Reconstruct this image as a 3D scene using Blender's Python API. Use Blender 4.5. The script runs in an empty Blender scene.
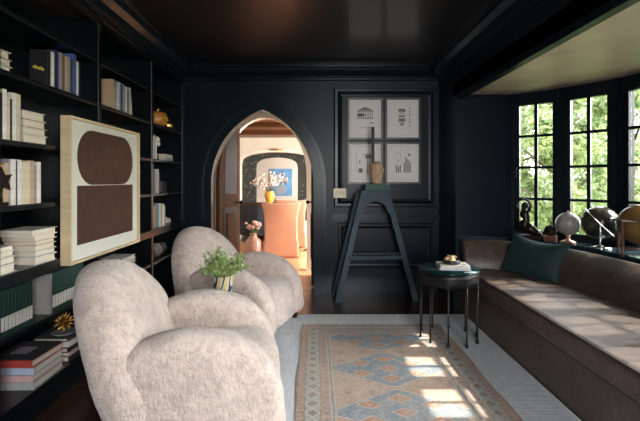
import bpy, bmesh, math, random
from mathutils import Vector, Matrix, noise
random.seed(11)
PI = math.pi
S = bpy.context.scene
COL = S.collection

# ------------------------------------------------------------------ camera, world, lights, exposure
F = 420.0                                   # focal length in pixels of the 640x421 frame
CAMZ = 1.30
cam_d = bpy.data.cameras.new('camera')
cam_d.sensor_fit = 'HORIZONTAL'; cam_d.sensor_width = 36.0
cam_d.lens = F / 640.0 * 36.0
cam_d.shift_x = 5.0 / 640.0
cam_d.shift_y = -30.5 / 640.0
cam_d.clip_start = 0.02
cam = bpy.data.objects.new('camera', cam_d); COL.objects.link(cam)
cam.location = (0, 0, CAMZ); cam.rotation_euler = (PI / 2, 0, 0)
S.camera = cam

S.view_settings.view_transform = 'Standard'
S.view_settings.look = 'None'
S.view_settings.gamma = 1.0
S.view_settings.use_curve_mapping = False
S.view_settings.exposure = 0.0
try:
    S.cycles.use_denoising = True
    S.cycles.max_bounces = 8
    S.cycles.transparent_max_bounces = 24
    S.cycles.sample_clamp_indirect = 6.0
    S.cycles.caustics_reflective = False
    S.cycles.caustics_refractive = False
except Exception:
    pass

SUN_STRENGTH = 13.0
SKY_STRENGTH = 2.2
REAR_FILL_W = 125.0
HALL_FILL_W = 640.0
world = bpy.data.worlds.new('daylight'); S.world = world
world.use_nodes = True
wt = world.node_tree; wt.nodes.clear()
wo = wt.nodes.new('ShaderNodeOutputWorld'); wb = wt.nodes.new('ShaderNodeBackground')
sky = wt.nodes.new('ShaderNodeTexSky'); sky.sky_type = 'NISHITA'
sky.sun_disc = False; sky.sun_elevation = math.radians(43); sky.sun_rotation = math.radians(90)
sky.dust_density = 2.5; sky.air_density = 1.0
hs = wt.nodes.new('ShaderNodeHueSaturation'); hs.inputs['Saturation'].default_value = 0.35
wt.links.new(sky.outputs[0], hs.inputs['Color'])
wt.links.new(hs.outputs[0], wb.inputs['Color'])
wb.inputs['Strength'].default_value = SKY_STRENGTH
wt.links.new(wb.outputs[0], wo.inputs[0])

sun_d = bpy.data.lights.new('sun', 'SUN'); sun_d.energy = SUN_STRENGTH; sun_d.angle = math.radians(0.6)
sun_d.color = (1.0, 0.93, 0.82)
sun = bpy.data.objects.new('sun', sun_d); COL.objects.link(sun)
sun.location = (12, 3, 12)
sun.rotation_euler = Vector((-1.0, 0.0, -0.92)).to_track_quat('-Z', 'Y').to_euler()


def area(name, loc, direction, sx, sy, energy, color=(1, 1, 1), portal=False):
    d = bpy.data.lights.new(name, 'AREA'); d.shape = 'RECTANGLE'; d.size = sx; d.size_y = sy
    d.energy = energy; d.color = color
    if portal:
        d.cycles.is_portal = True
    o = bpy.data.objects.new(name, d); COL.objects.link(o)
    o.location = loc
    o.rotation_euler = Vector(direction).to_track_quat('-Z', 'Y').to_euler()
    return o


# fill lamps added outside unseen window openings, behind the camera and beside the hall
area('window_daylight', (0.75, -1.55, 1.55), (-0.15, 1, -0.12), 1.2, 1.7, REAR_FILL_W, (1.0, 0.97, 0.95))
area('hall_fill', (2.33, 7.78, 1.5), (-1, 0, -0.1), 4.8, 1.8, HALL_FILL_W, (1.0, 0.95, 0.88))

# ------------------------------------------------------------------ helpers
def link(o):
    COL.objects.link(o); return o


class NX:
    """a node socket with arithmetic"""
    def __init__(s, nt, sock): s.nt = nt; s.k = sock
    def _m(s, op, b=None, c=None, clamp=False):
        n = s.nt.nodes.new('ShaderNodeMath'); n.operation = op; n.use_clamp = clamp
        for i, v in enumerate((s, b, c)):
            if v is None: continue
            if isinstance(v, NX): s.nt.links.new(v.k, n.inputs[i])
            else: n.inputs[i].default_value = v
        return NX(s.nt, n.outputs[0])
    def __add__(s, b): return s._m('ADD', b)
    def __sub__(s, b): return s._m('SUBTRACT', b)
    def __mul__(s, b): return s._m('MULTIPLY', b)
    def __truediv__(s, b): return s._m('DIVIDE', b)
    def abs(s): return s._m('ABSOLUTE')
    def lt(s, b): return s._m('LESS_THAN', b)
    def gt(s, b): return s._m('GREATER_THAN', b)
    def min(s, b): return s._m('MINIMUM', b)
    def max(s, b): return s._m('MAXIMUM', b)
    def pingpong(s, b): return s._m('PINGPONG', b)
    def mod(s, b): return s._m('FLOORED_MODULO', b)
    def sin(s): return s._m('SINE')
    def sq(s): return s._m('POWER', 2.0)


def nmix(nt, fac, a, b):
    n = nt.nodes.new('ShaderNodeMix'); n.data_type = 'RGBA'
    for i, v in ((0, fac), (6, a), (7, b)):
        if isinstance(v, NX): nt.links.new(v.k, n.inputs[i])
        elif hasattr(v, 'links'): nt.links.new(v, n.inputs[i])
        elif i == 0: n.inputs[i].default_value = v
        else: n.inputs[i].default_value = (v[0], v[1], v[2], 1)
    return n.outputs[2]


def nnoise(nt, vec, scale, detail=3, rough=0.5, distort=0.0):
    n = nt.nodes.new('ShaderNodeTexNoise')
    n.inputs['Scale'].default_value = scale; n.inputs['Detail'].default_value = detail
    n.inputs['Roughness'].default_value = rough; n.inputs['Distortion'].default_value = distort
    if vec is not None: nt.links.new(vec, n.inputs['Vector'])
    return NX(nt, n.outputs['Fac'])


def newmat(name):
    m = bpy.data.materials.new(name); m.use_nodes = True
    nt = m.node_tree; b = nt.nodes['Principled BSDF']
    tc = nt.nodes.new('ShaderNodeTexCoord')
    return m, nt, b, tc.outputs['Object']


def mapped(nt, vec, scale=(1, 1, 1), rot=(0, 0, 0)):
    n = nt.nodes.new('ShaderNodeMapping'); nt.links.new(vec, n.inputs['Vector'])
    n.inputs['Scale'].default_value = scale; n.inputs['Rotation'].default_value = rot
    return n.outputs[0]


def ramp(nt, fac, lo, hi):
    n = nt.nodes.new('ShaderNodeMapRange'); n.inputs[1].default_value = lo; n.inputs[2].default_value = hi
    nt.links.new(fac.k, n.inputs[0]); return NX(nt, n.outputs[0])


_mc = {}
def mat(name, col, rough=0.5, metal=0.0, col2=None, scale=8.0, bump=0.0, bscale=60.0, sheen=0.0, coat=0.0,
        stretch=(1, 1, 1), lohi=(0.35, 0.65), spec=None):
    if name in _mc: return _mc[name]
    m, nt, b, oc = newmat(name)
    b.inputs['Base Color'].default_value = (*col, 1)
    b.inputs['Roughness'].default_value = rough; b.inputs['Metallic'].default_value = metal
    v = mapped(nt, oc, stretch)
    if col2 is not None:
        f = ramp(nt, nnoise(nt, v, scale, 4, 0.55), *lohi)
        nt.links.new(nmix(nt, f, col, col2), b.inputs['Base Color'])
    if bump:
        bn = nt.nodes.new('ShaderNodeBump'); bn.inputs['Strength'].default_value = bump
        bn.inputs['Distance'].default_value = 0.01
        nt.links.new(nnoise(nt, v, bscale, 3, 0.6).k, bn.inputs['Height'])
        nt.links.new(bn.outputs[0], b.inputs['Normal'])
    if sheen:
        b.inputs['Sheen Weight'].default_value = sheen; b.inputs['Sheen Roughness'].default_value = 0.4
    if coat:
        b.inputs['Coat Weight'].default_value = coat; b.inputs['Coat Roughness'].default_value = 0.12
    if spec is not None:
        b.inputs['Specular IOR Level'].default_value = spec
    _mc[name] = m
    return m


class MB:
    """collects shapes into one bmesh; build() links it as ONE mesh object"""
    def __init__(s): s.b = bmesh.new()
    def _add(s, verts, faces, M=None, smooth=False):
        vs = [s.b.verts.new((M @ Vector(v)) if M else Vector(v)) for v in verts]
        for f in faces:
            try:
                fc = s.b.faces.new([vs[i] for i in f]); fc.smooth = smooth
            except ValueError:
                pass
        return s
    def box(s, x0, x1, y0, y1, z0, z1, M=None, bev=0.0):
        v = [(x0, y0, z0), (x1, y0, z0), (x1, y1, z0), (x0, y1, z0), (x0, y0, z1), (x1, y0, z1), (x1, y1, z1), (x0, y1, z1)]
        f = [(0, 3, 2, 1), (4, 5, 6, 7), (0, 1, 5, 4), (1, 2, 6, 5), (2, 3, 7, 6), (3, 0, 4, 7)]
        n0 = len(s.b.verts)
        s._add(v, f, M)
        if bev:
            s.b.verts.ensure_lookup_table()
            new = set(s.b.verts[n0:])
            ed = [e for e in s.b.edges if e.verts[0] in new and e.verts[1] in new]
            bmesh.ops.bevel(s.b, geom=ed, offset=bev, segments=2, affect='EDGES', profile=0.5)
        return s
    def prism(s, pts, lo, hi, axis='z', M=None, smooth=False):
        """polygon extruded along an axis; pts are the two other coordinates in cyclic order"""
        def P(p, h):
            return {'z': (p[0], p[1], h), 'y': (p[0], h, p[1]), 'x': (h, p[0], p[1])}[axis]
        n = len(pts)
        v = [P(p, lo) for p in pts] + [P(p, hi) for p in pts]
        f = [tuple(range(n))[::-1], tuple(range(n, 2 * n))] + [(i, (i + 1) % n, n + (i + 1) % n, n + i) for i in range(n)]
        return s._add(v, f, M, smooth)
    def lathe(s, prof, c=(0, 0, 0), seg=24, M=None, smooth=True, ripple=None):
        v = []; f = []
        for k in range(seg):
            a = 2 * PI * k / seg
            rr = 1.0 if ripple is None else ripple(a)
            for r, z in prof: v.append((c[0] + r * rr * math.cos(a), c[1] + r * rr * math.sin(a), c[2] + z))
        n = len(prof)
        for k in range(seg):
            k2 = (k + 1) % seg
            for i in range(n - 1):
                f.append((k * n + i, k2 * n + i, k2 * n + i + 1, k * n + i + 1))
        f.append(tuple(k * n for k in range(seg))[::-1]); f.append(tuple(k * n + n - 1 for k in range(seg)))
        return s._add(v, f, M, smooth)
    def cyl(s, c, r, z0, z1, seg=16, M=None): return s.lathe([(r, z0), (r, z1)], c, seg, M)
    def ball(s, c, r, seg=20, rings=12, M=None, sc=(1, 1, 1)):
        v = []; f = []
        for i in range(rings + 1):
            t = PI * i / rings
            for k in range(seg):
                a = 2 * PI * k / seg
                v.append((c[0] + sc[0] * r * math.sin(t) * math.cos(a), c[1] + sc[1] * r * math.sin(t) * math.sin(a), c[2] + sc[2] * r * math.cos(t)))
        for i in range(rings):
            for k in range(seg):
                k2 = (k + 1) % seg
                f.append((i * seg + k, (i + 1) * seg + k, (i + 1) * seg + k2, i * seg + k2))
        s._add(v, f, M, True)
        return s
    def tube(s, pts, r, seg=8, M=None, closed=False):
        pts = [Vector(p) for p in pts]; n = len(pts)
        rs = r if isinstance(r, (list, tuple)) else [r] * n
        v = []; f = []
        up = None
        for i, p in enumerate(pts):
            if closed: t = pts[(i + 1) % n] - pts[i - 1]
            else: t = pts[min(i + 1, n - 1)] - pts[max(i - 1, 0)]
            t.normalize()
            if up is None:
                up = t.orthogonal().normalized()
            else:
                up = (up - t * up.dot(t))
                up = up.normalized() if up.length > 1e-6 else t.orthogonal().normalized()
            w = t.cross(up)
            for k in range(seg):
                a = 2 * PI * k / seg
                v.append(tuple(p + (up * math.cos(a) + w * math.sin(a)) * rs[i]))
        for i in range(n if closed else n - 1):
            j = (i + 1) % n
            for k in range(seg):
                k2 = (k + 1) % seg
                f.append((i * seg + k, i * seg + k2, j * seg + k2, j * seg + k))
        if not closed:
            f.append(tuple(range(seg))[::-1]); f.append(tuple(range((n - 1) * seg, n * seg)))
        return s._add(v, f, M, True)
    def sweep(s, path, prof, closed=False, M=None, smooth=False):
        """prof: function(i) -> list of 3D points (a closed ring); rings joined in order"""
        n = len(path); rings = [prof(i) for i in range(n)]
        k = len(rings[0]); v = [p for r in rings for p in r]; f = []
        for i in range(n if closed else n - 1):
            j = (i + 1) % n
            for a in range(k):
                b = (a + 1) % k
                f.append((i * k + a, i * k + b, j * k + b, j * k + a))
        if not closed:
            f.append(tuple(range(k))[::-1]); f.append(tuple(range((n - 1) * k, n * k)))
        return s._add(v, f, M, smooth)
    def grid(s, fn, nu, nv, M=None, smooth=True):
        v = [fn(i / nu, j / nv) for i in range(nu + 1) for j in range(nv + 1)]
        f = [(i * (nv + 1) + j, (i + 1) * (nv + 1) + j, (i + 1) * (nv + 1) + j + 1, i * (nv + 1) + j + 1) for i in range(nu) for j in range(nv)]
        return s._add(v, f, M, smooth)
    def build(s, name, m, parent=None, kind=None, smooth=None, fix=True):
        if fix: bmesh.ops.recalc_face_normals(s.b, faces=s.b.faces[:])
        me = bpy.data.meshes.new(name); s.b.to_mesh(me); s.b.free()
        if m is not None: me.materials.append(m)
        if smooth is not None:
            for p in me.polygons: p.use_smooth = smooth
        o = link(bpy.data.objects.new(name, me))
        if parent is not None: o.parent = parent
        if kind: o['kind'] = kind
        return o


def tag(o, label, cat, group=None):
    o['label'] = label; o['category'] = cat
    if group: o['group'] = group
    return o


def thing(name, label, cat, loc=(0, 0, 0), rz=0.0, group=None):
    o = link(bpy.data.objects.new(name, None)); o.empty_display_size = 0.05
    o.location = loc; o.rotation_euler = (0, 0, rz)
    return tag(o, label, cat, group)


def struct(name, mb, m, parent=None):
    return mb.build(name, m, parent, 'structure')


def smoothpoly(pts, n=8, closed=True):
    """Catmull-Rom through points"""
    out = []; N = len(pts)
    rng = range(N) if closed else range(N - 1)
    for i in rng:
        g = (lambda k: pts[k % N]) if closed else (lambda k: pts[max(0, min(N - 1, k))])
        p0, p1, p2, p3 = g(i - 1), g(i), g(i + 1), g(i + 2)
        for q in range(n):
            t = q / n
            out.append(tuple(0.5 * ((2 * b) + (-a + c) * t + (2 * a - 5 * b + 4 * c - d) * t * t + (-a + 3 * b - 3 * c + d) * t ** 3)
                             for a, b, c, d in zip(p0, p1, p2, p3)))
    if not closed: out.append(tuple(pts[-1]))
    return out


def inflated(outline, w, R=None, n=16, p=2.3, bulge=0.0):
    """outline: closed smooth 2D outline; returns (verts(u, s, z), faces) of a puffy slab of thickness w"""
    R = w / 2 if R is None else R
    N = len(outline)
    cx = sum(q[0] for q in outline) / N; cz = sum(q[1] for q in outline) / N
    area2 = sum(outline[i][0] * outline[(i + 1) % N][1] - outline[(i + 1) % N][0] * outline[i][1] for i in range(N))
    sg = 1 if area2 > 0 else -1
    nor = []
    for i in range(N):
        a = outline[i - 1]; c = outline[(i + 1) % N]
        tx, tz = c[0] - a[0], c[1] - a[1]; L = math.hypot(tx, tz) or 1
        nor.append((-tz / L * sg, tx / L * sg))       # inward
    v = []; rows = 0
    for k in range(n + 1):
        t = -PI / 2 + PI * k / n
        sgn = math.sin(t); c = math.cos(t)
        s_ = math.copysign(abs(sgn) ** (2 / p), sgn); q = max(c, 0.0) ** (2 / p)
        for i in range(N):
            v.append((outline[i][0] + nor[i][0] * R * (1 - q), s_ * w / 2, outline[i][1] + nor[i][1] * R * (1 - q)))
        rows += 1
    # domed side faces: shrink towards the centroid
    def dome(base_row, sign):
        ids = []
        prev = base_row
        for j, sc in enumerate((0.8, 0.55, 0.28)):
            start = len(v)
            for i in range(N):
                b = v[base_row + i]
                v.append((cx + (b[0] - cx) * sc, b[1] + sign * bulge * (1 - sc * sc), cz + (b[2] - cz) * sc))
            ids.append((prev, start)); prev = start
        v.append((cx, v[base_row][1] + sign * bulge, cz))
        return ids, prev, len(v) - 1
    f = []
    for k in range(n):
        for i in range(N):
            j = (i + 1) % N
            f.append((k * N + i, k * N + j, (k + 1) * N + j, (k + 1) * N + i))
    for base, sign in ((0, -1), (n * N, 1)):
        ids, last, cc = dome(base, sign)
        for a, b in ids:
            for i in range(N):
                j = (i + 1) % N
                f.append((a + i, a + j, b + j, b + i))
        for i in range(N):
            f.append((last + i, last + (i + 1) % N, cc))
    return v, f


ORD = ['first', 'second', 'third', 'fourth', 'fifth', 'sixth', 'seventh', 'eighth', 'ninth', 'tenth', 'eleventh', 'twelfth']

# ------------------------------------------------------------------ materials of the room
def paint(name, col, rough=0.3, bump=0.03, coat=0.0, spec=0.18):
    return mat(name, col, rough, 0, tuple(c * 1.25 for c in col), 3.0, bump, 25.0, coat=coat, spec=spec)

WALLP = paint('blue_black_paint', (0.0045, 0.0100, 0.0155), 0.34)
TRIMP = paint('blue_black_trim_paint', (0.0052, 0.0115, 0.0178), 0.26, spec=0.24)
CASEP = paint('bookcase_paint', (0.0032, 0.0055, 0.0072), 0.30, spec=0.5)
CEILP = paint('ceiling_lacquer', (0.007, 0.006, 0.006), 0.38, 0.0, spec=0.9, coat=0.3)
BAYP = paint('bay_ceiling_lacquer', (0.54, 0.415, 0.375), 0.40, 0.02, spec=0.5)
LADP = paint('slate_ladder_paint', (0.035, 0.052, 0.066), 0.42)
WHITEP = mat('cream_plaster', (0.72, 0.66, 0.58), 0.7, 0, (0.66, 0.60, 0.52), 2.0)
BLACKM = mat('black_iron', (0.012, 0.012, 0.013), 0.38, 0.6)
GOLD = mat('aged_brass', (0.62, 0.40, 0.13), 0.3, 1.0)
CHROME = mat('chrome', (0.75, 0.76, 0.78), 0.15, 1.0)
BRONZE = mat('dark_bronze', (0.045, 0.032, 0.026), 0.32, 0.7, (0.02, 0.016, 0.014), 20)
WOODB = mat('brown_oak', (0.105, 0.040, 0.018), 0.6, 0, (0.055, 0.021, 0.010), 7, 0.1, 60, stretch=(6, 6, 0.7), spec=.03)
WOODD = mat('dark_oak_panel', (0.030, 0.018, 0.013), 0.4, 0, (0.018, 0.011, 0.008), 7, 0.1, 60, stretch=(6, 6, 0.7), spec=.03)


def planks(name, c1, c2, gap, width, along='y', rough=0.22, length=1.6):
    m, nt, b, oc = newmat(name)
    sep = nt.nodes.new('ShaderNodeSeparateXYZ'); nt.links.new(oc, sep.inputs[0])
    x = NX(nt, sep.outputs[0]); y = NX(nt, sep.outputs[1])
    a, l = (x, y) if along == 'y' else (y, x)
    idx = (a / width)._m('FLOOR')
    wn = nt.nodes.new('ShaderNodeTexWhiteNoise'); wn.noise_dimensions = '1D'
    nt.links.new(idx.k, wn.inputs['W']); rnd = NX(nt, wn.outputs['Value'])
    l2 = l + rnd * 3.0
    idx2 = (l2 / length)._m('FLOOR')
    wn2 = nt.nodes.new('ShaderNodeTexWhiteNoise'); wn2.noise_dimensions = '2D'
    cmb = nt.nodes.new('ShaderNodeCombineXYZ'); nt.links.new(idx.k, cmb.inputs[0]); nt.links.new(idx2.k, cmb.inputs[1])
    nt.links.new(cmb.outputs[0], wn2.inputs['Vector'])
    v = mapped(nt, oc, (14, 1.2, 1) if along == 'y' else (1.2, 14, 1))
    gr = nnoise(nt, v, 4, 5, 0.6)
    f = (NX(nt, wn2.outputs['Value']) * 0.6 + gr * 0.5)
    colr = nmix(nt, f, c1, c2)
    edge = (a.mod(width) - width / 2).abs().gt(width / 2 - gap).max((l2.mod(length)).lt(gap * 2))
    nt.links.new(nmix(nt, edge, colr, tuple(c * 0.15 for c in c1)), b.inputs['Base Color'])
    b.inputs['Roughness'].default_value = rough
    bn = nt.nodes.new('ShaderNodeBump'); bn.inputs['Strength'].default_value = 0.12; bn.inputs['Distance'].default_value = 0.01
    nt.links.new((gr - edge * 0.8).k, bn.inputs['Height']); nt.links.new(bn.outputs[0], b.inputs['Normal'])
    return m

FLOORM = planks('dark_walnut_boards', (0.020, 0.009, 0.006), (0.050, 0.022, 0.014), 0.0016, 0.09, 'x', 0.2)
HALLFL = planks('honey_oak_boards', (0.30, 0.15, 0.075), (0.42, 0.23, 0.12), 0.0016, 0.11, 'x', 0.22)
HALLCE = planks('stained_ceiling_boards', (0.10, 0.032, 0.014), (0.20, 0.075, 0.035), 0.006, 0.14, 'x', 0.45)

# ------------------------------------------------------------------ the room shell
YB = 4.85                 # back wall
XL = -1.88                # wall behind the bookcase
XF = -1.52                # front face of the bookcase
XR = 1.43                 # right side: header and piers of the bay
ZC = 2.59
YN = -1.30                # wall behind the camera
YE = 4.27                 # end wall of the bay
ZBAY = 2.17
ZHEAD = 2.12
T = 0.25

struct('floor', MB().box(XL - .1, 3.25, YN - .1, YB + 0.12, -0.12, 0), FLOORM)
struct('ceiling', MB().box(XL - .1, XR + .4, YN - .1, YB + T, ZC, ZC + .12), CEILP)
struct('wall_left', MB().box(XL - .12, XL, YN - .1, YB + T, 0, ZC), CASEP)

# back wall with the pointed arch opening
AC, AH = -0.605, 0.605    # centre and half width of the opening
AZ, AP = 1.26, 2.13       # spring line and apex
AR = ((AP - AZ) ** 2 + AH ** 2) / (2 * AH)


def arch_pts(h, zspring, zapex, n=14, c=AC):
    r = ((zapex - zspring) ** 2 + h * h) / (2 * h)
    out = []
    a1 = math.asin(min(1, (zapex - zspring) / r))
    for i in range(n + 1):                      # left side, going up
        a = a1 * i / n
        out.append((c - h + r - r * math.cos(a), zspring + r * math.sin(a)))
    right = [(2 * c - x, z) for x, z in out[:-1]][::-1]
    return out + right

A = arch_pts(AH, AZ, AP)
mb = MB()
mb.box(XL, A[0][0], YB, YB + T, 0, ZC); mb.box(A[-1][0], XR + 0.7, YB, YB + T, 0, ZC)
for (x0, z0), (x1, z1) in zip(A[:-1], A[1:]):
    mb.prism([(x0, z0), (x1, z1), (x1, ZC), (x0, ZC)], YB, YB + T, 'y')
struct('wall_back', mb, WALLP)


def arch_sweep(o_in, o_out, y0, y1, name, m, steps=None):
    """moulding round the arch: between two offsets from the opening"""
    h1, h2 = AH + o_in, AH + o_out
    P1 = [(AC - h1, 0.0)] + arch_pts(h1, AZ, AP + o_in * 1.05) + [(AC + h1, 0.0)]
    P2 = [(AC - h2, 0.0)] + arch_pts(h2, AZ, AP + o_out * 1.05) + [(AC + h2, 0.0)]
    def ring(i):
        a, b = P1[i], P2[i]
        return [(a[0], y0, a[1]), (a[0], y1, a[1]), (b[0], y1, b[1]), (b[0], y0, b[1])]
    return struct(name, MB().sweep(P1, ring), m)

arch_sweep(-0.005, 0.085, YB - 0.022, YB + 0.01, 'trim_arch_flat', TRIMP)
arch_sweep(0.080, 0.125, YB - 0.05, YB + 0.01, 'trim_arch_outer', TRIMP)
arch_sweep(-0.02, 0.012, YB - 0.034, YB + 0.03, 'trim_arch_inner', TRIMP)
mb = MB()
for sx in (AC - AH - 0.135, AC + AH - 0.012):
    mb.box(sx, sx + 0.147, YB - 0.06, YB, 0, 0.19, bev=0.006)
struct('trim_plinth', mb, TRIMP)

# right pier, end wall, header and bay
struct('wall_bay_end', MB().prism([(XR, YE), (2.0, YE), (2.06, YE + .06), (2.06, YB + T), (XR, YB + T)], 0, ZC, 'z'), WALLP)
struct('wall_bay_near', MB().box(XR, 2.45, YN - .1, 0.45, 0, ZC), WALLP)
struct('ceiling_header', MB().box(XR, XR + 0.06, 0.45, YE, ZHEAD, ZC), WALLP)
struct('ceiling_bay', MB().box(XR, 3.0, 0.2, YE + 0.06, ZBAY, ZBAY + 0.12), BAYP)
# wall behind the camera, with a window opening added for the fill lamp
mb = MB()
mb.box(XL, 0.1, YN - .2, YN, 0, ZC); mb.box(1.38, XR, YN - .2, YN, 0, ZC)
mb.box(0.1, 1.38, YN - .2, YN, 0, 0.6); mb.box(0.1, 1.38, YN - .2, YN, 2.4, ZC)
for xx in (0.1, 0.74, 1.33): mb.box(xx, xx + .05, YN - .14, YN - .08, 0.6, 2.4)
mb.box(0.1, 1.38, YN - .14, YN - .08, 1.5, 1.55)
struct('wall_near', mb, WALLP)

# crown moulding: profile (out, drop) swept along back wall, left and right
CP = [(0, 0), (0.155, 0), (0.155, 0.022), (0.135, 0.03), (0.125, 0.05), (0.085, 0.085), (0.05, 0.10), (0.045, 0.112), (0.02, 0.118), (0.02, 0.135), (0, 0.145)]
def cornice(name, a, b, inward):
    a, b = Vector(a), Vector(b); n = Vector(inward)
    struct(name, MB().sweep([a, b], lambda i: [tuple((a, b)[i] + n * o - Vector((0, 0, 1)) * d) for o, d in CP]), TRIMP)
cornice('trim_crown_back', (XF, YB, ZC), (XR, YB, ZC), (0, -1, 0))
cornice('trim_crown_left', (XF - 0.0, YN, ZC), (XF, YB, ZC), (1, 0, 0))
cornice('trim_crown_right', (XR, YN, ZC), (XR, YB, ZC), (-1, 0, 0))

# panelling right of the arch
def pframe(mb, x0, x1, z0, z1, w, d, y=YB):
    """rectangular moulding frame, outer rectangle, mitred bevel profile"""
    prof = [(0, 0), (0.15 * w, d), (0.45 * w, d), (0.75 * w, 0.45 * d), (w, 0.3 * d), (w, 0)]
    path = [(x0, z0), (x1, z0), (x1, z1), (x0, z1)]
    sg = [(1, 1), (-1, 1), (-1, -1), (1, -1)]
    mb.sweep(path, lambda i: [(path[i][0] + sg[i][0] * o, y - h, path[i][1] + sg[i][1] * o) for o, h in prof], closed=True)
mb = MB(); pframe(mb, 0.215, 1.405, 0.985, 2.36, 0.10, 0.045)
struct('trim_panel_upper', mb, TRIMP)
mb = MB(); pframe(mb, 0.27, 1.36, 0.27, 0.80, 0.06, 0.03)
struct('trim_panel_lower', mb, TRIMP)
mb = MB()
mb.box(0.19, XR, YB - 0.02, YB, 0.86, 0.905); mb.box(0.19, XR, YB - 0.045, YB, 0.875, 0.892)
mb.box(0.19, XR, YB - 0.012, YB, 0.83, 0.86)
struct('trim_chair_rail', mb, TRIMP)
mb = MB(); mb.box(0.14, XR, YB - 0.025, YB, 0, 0.165); mb.box(0.14, XR, YB - 0.018, YB, 0.165, 0.19); mb.box(0.14, XR, YB - 0.036, YB, 0, 0.03)
struct('baseboard_back', mb, TRIMP)
struct('baseboard_bay', MB().box(XR - 0.022, XR, YE, YB, 0, 0.18), TRIMP)

# ------------------------------------------------------------------ bay windows on the bow
BAYP_PTS = [(2.0, 4.27), (2.32, 3.98), (2.59, 3.60), (2.70, 3.14), (2.72, 2.67), (2.72, 2.20), (2.72, 1.73), (2.70, 1.26), (2.59, 0.80), (2.40, 0.45)]
WZ0, WZ1 = 0.80, 2.05
GLASS, gnt, gb, _ = newmat('window_glass')
gnt.nodes.remove(gb)
tr = gnt.nodes.new('ShaderNodeBsdfTransparent'); gl = gnt.nodes.new('ShaderNodeBsdfGlossy'); gl.inputs['Roughness'].default_value = 0.02
fr = gnt.nodes.new('ShaderNodeFresnel'); fr.inputs['IOR'].default_value = 1.3
mx = gnt.nodes.new('ShaderNodeMixShader')
gnt.links.new(fr.outputs[0], mx.inputs[0]); gnt.links.new(tr.outputs[0], mx.inputs[1]); gnt.links.new(gl.outputs[0], mx.inputs[2])
gnt.links.new(mx.outputs[0], [n for n in gnt.nodes if n.type == 'OUTPUT_MATERIAL'][0].inputs[0])
tr.inputs[0].default_value = (0.97, 0.98, 0.97, 1)

wallmb = MB()
GW = 0.30                                            # glazed width of one casement
for k, (p0, p1) in enumerate(zip(BAYP_PTS[:-1], BAYP_PTS[1:])):
    c = Vector(((p0[0] + p1[0]) / 2, (p0[1] + p1[1]) / 2, 0)); FW = math.dist(p0, p1)
    a = math.atan2(p1[0] - p0[0], p0[1] - p1[1])
    Mx = Matrix.Translation(c) @ Matrix.Rotation(a, 4, 'Z')      # local +x outward, y along the wall
    h = FW / 2 + .002
    wallmb.box(0, 0.13, -h, h, 0, WZ0 - 0.04, Mx); wallmb.box(0, 0.13, -h, h, WZ1 + 0.04, ZBAY + 0.1, Mx)
    for sgn in (-1, 1):
        y0, y1 = sorted((sgn * (GW / 2 + 0.04), sgn * h))
        wallmb.box(0, 0.13, y0, y1, WZ0 - 0.04, WZ1 + 0.04, Mx)
        yc = sgn * (h - 0.0)
        wallmb.box(-0.02, 0.0, min(yc, yc - sgn * 0.035), max(yc, yc - sgn * 0.035), 0.76, ZBAY, Mx)
    w = link(bpy.data.objects.new('window_%d' % (k + 1), None)); w['kind'] = 'structure'
    w.matrix_world = Mx
    fm = MB(); g = GW / 2
    for sgn in (-1, 1):
        y0, y1 = sorted((sgn * g, sgn * (g + 0.045))); fm.box(0.02, 0.075, y0, y1, WZ0 - 0.045, WZ1 + 0.045)
    fm.box(0.02, 0.075, -g, g, WZ0 - 0.045, WZ0); fm.box(0.02, 0.075, -g, g, WZ1, WZ1 + 0.045)
    fo = fm.build('window_frame', TRIMP, w); fo['kind'] = 'structure'
    mm = MB(); mm.box(0.03, 0.062, -0.015, 0.015, WZ0, WZ1)
    for q in range(1, 4):
        z = WZ0 + (WZ1 - WZ0) * q / 4; mm.box(0.031, 0.061, -g, g, z - 0.0125, z + 0.0125)
    mo = mm.build('muntins', TRIMP, w); mo['kind'] = 'structure'
    go = MB().box(0.044, 0.047, -g, g, WZ0, WZ1).build('pane', GLASS, w); go['kind'] = 'structure'
    if k == 0:
        hb = MB(); hb.tube([(0.012, g + 0.02, 1.42), (-0.02, g + 0.02, 1.42), (-0.025, g + 0.02, 1.33)], 0.008, 6)
        ho = hb.build('window_handle', BLACKM, w); ho['kind'] = 'structure'
    area('bay_sky_portal', tuple(Mx @ Vector((0.10, 0, (WZ0 + WZ1) / 2))), tuple(Mx.to_3x3() @ Vector((-1, 0, 0))), WZ1 - WZ0, GW, 1.0, portal=True)
struct('wall_bay_bow', wallmb, TRIMP)

# ------------------------------------------------------------------ the hall beyond the arch
HX0, HX1, HY1, HZ = -3.4, 2.1, 11.5, 2.46
mb = MB(); mb.box(HX0, HX1, YB + 0.12, 14.6, -0.12, 0); struct('floor_hall', mb, HALLFL)
mb = MB(); mb.box(HX0, HX1, YB + T, 14.6, HZ, HZ + .1); struct('ceiling_hall', mb, HALLCE)
mb = MB()
for yy in (7.0, 8.4, 9.8): mb.box(HX0, HX1, yy, yy + 0.16, HZ - 0.09, HZ)
struct('trim_hall_beams', mb, WOODB)
struct('wall_hall_left', MB().box(HX0 - .1, HX0, YB + T, 14.6, 0, HZ), WHITEP)
mb = MB()      # right wall of the hall; long opening added for its fill lamp
mb.box(HX1, HX1 + .15, YB + T, 5.35, 0, HZ); mb.box(HX1, HX1 + .15, 10.2, 14.6, 0, HZ)
mb.box(HX1, HX1 + .15, 5.35, 10.2, 0, 0.5); mb.box(HX1, HX1 + .15, 5.35, 10.2, 2.3, HZ)
for yy in (6.07, 7.1, 8.15, 9.2): mb.box(HX1 + .04, HX1 + .11, yy - .04, yy + .04, 0.5, 2.3)
struct('wall_hall_right', mb, WHITEP)
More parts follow.
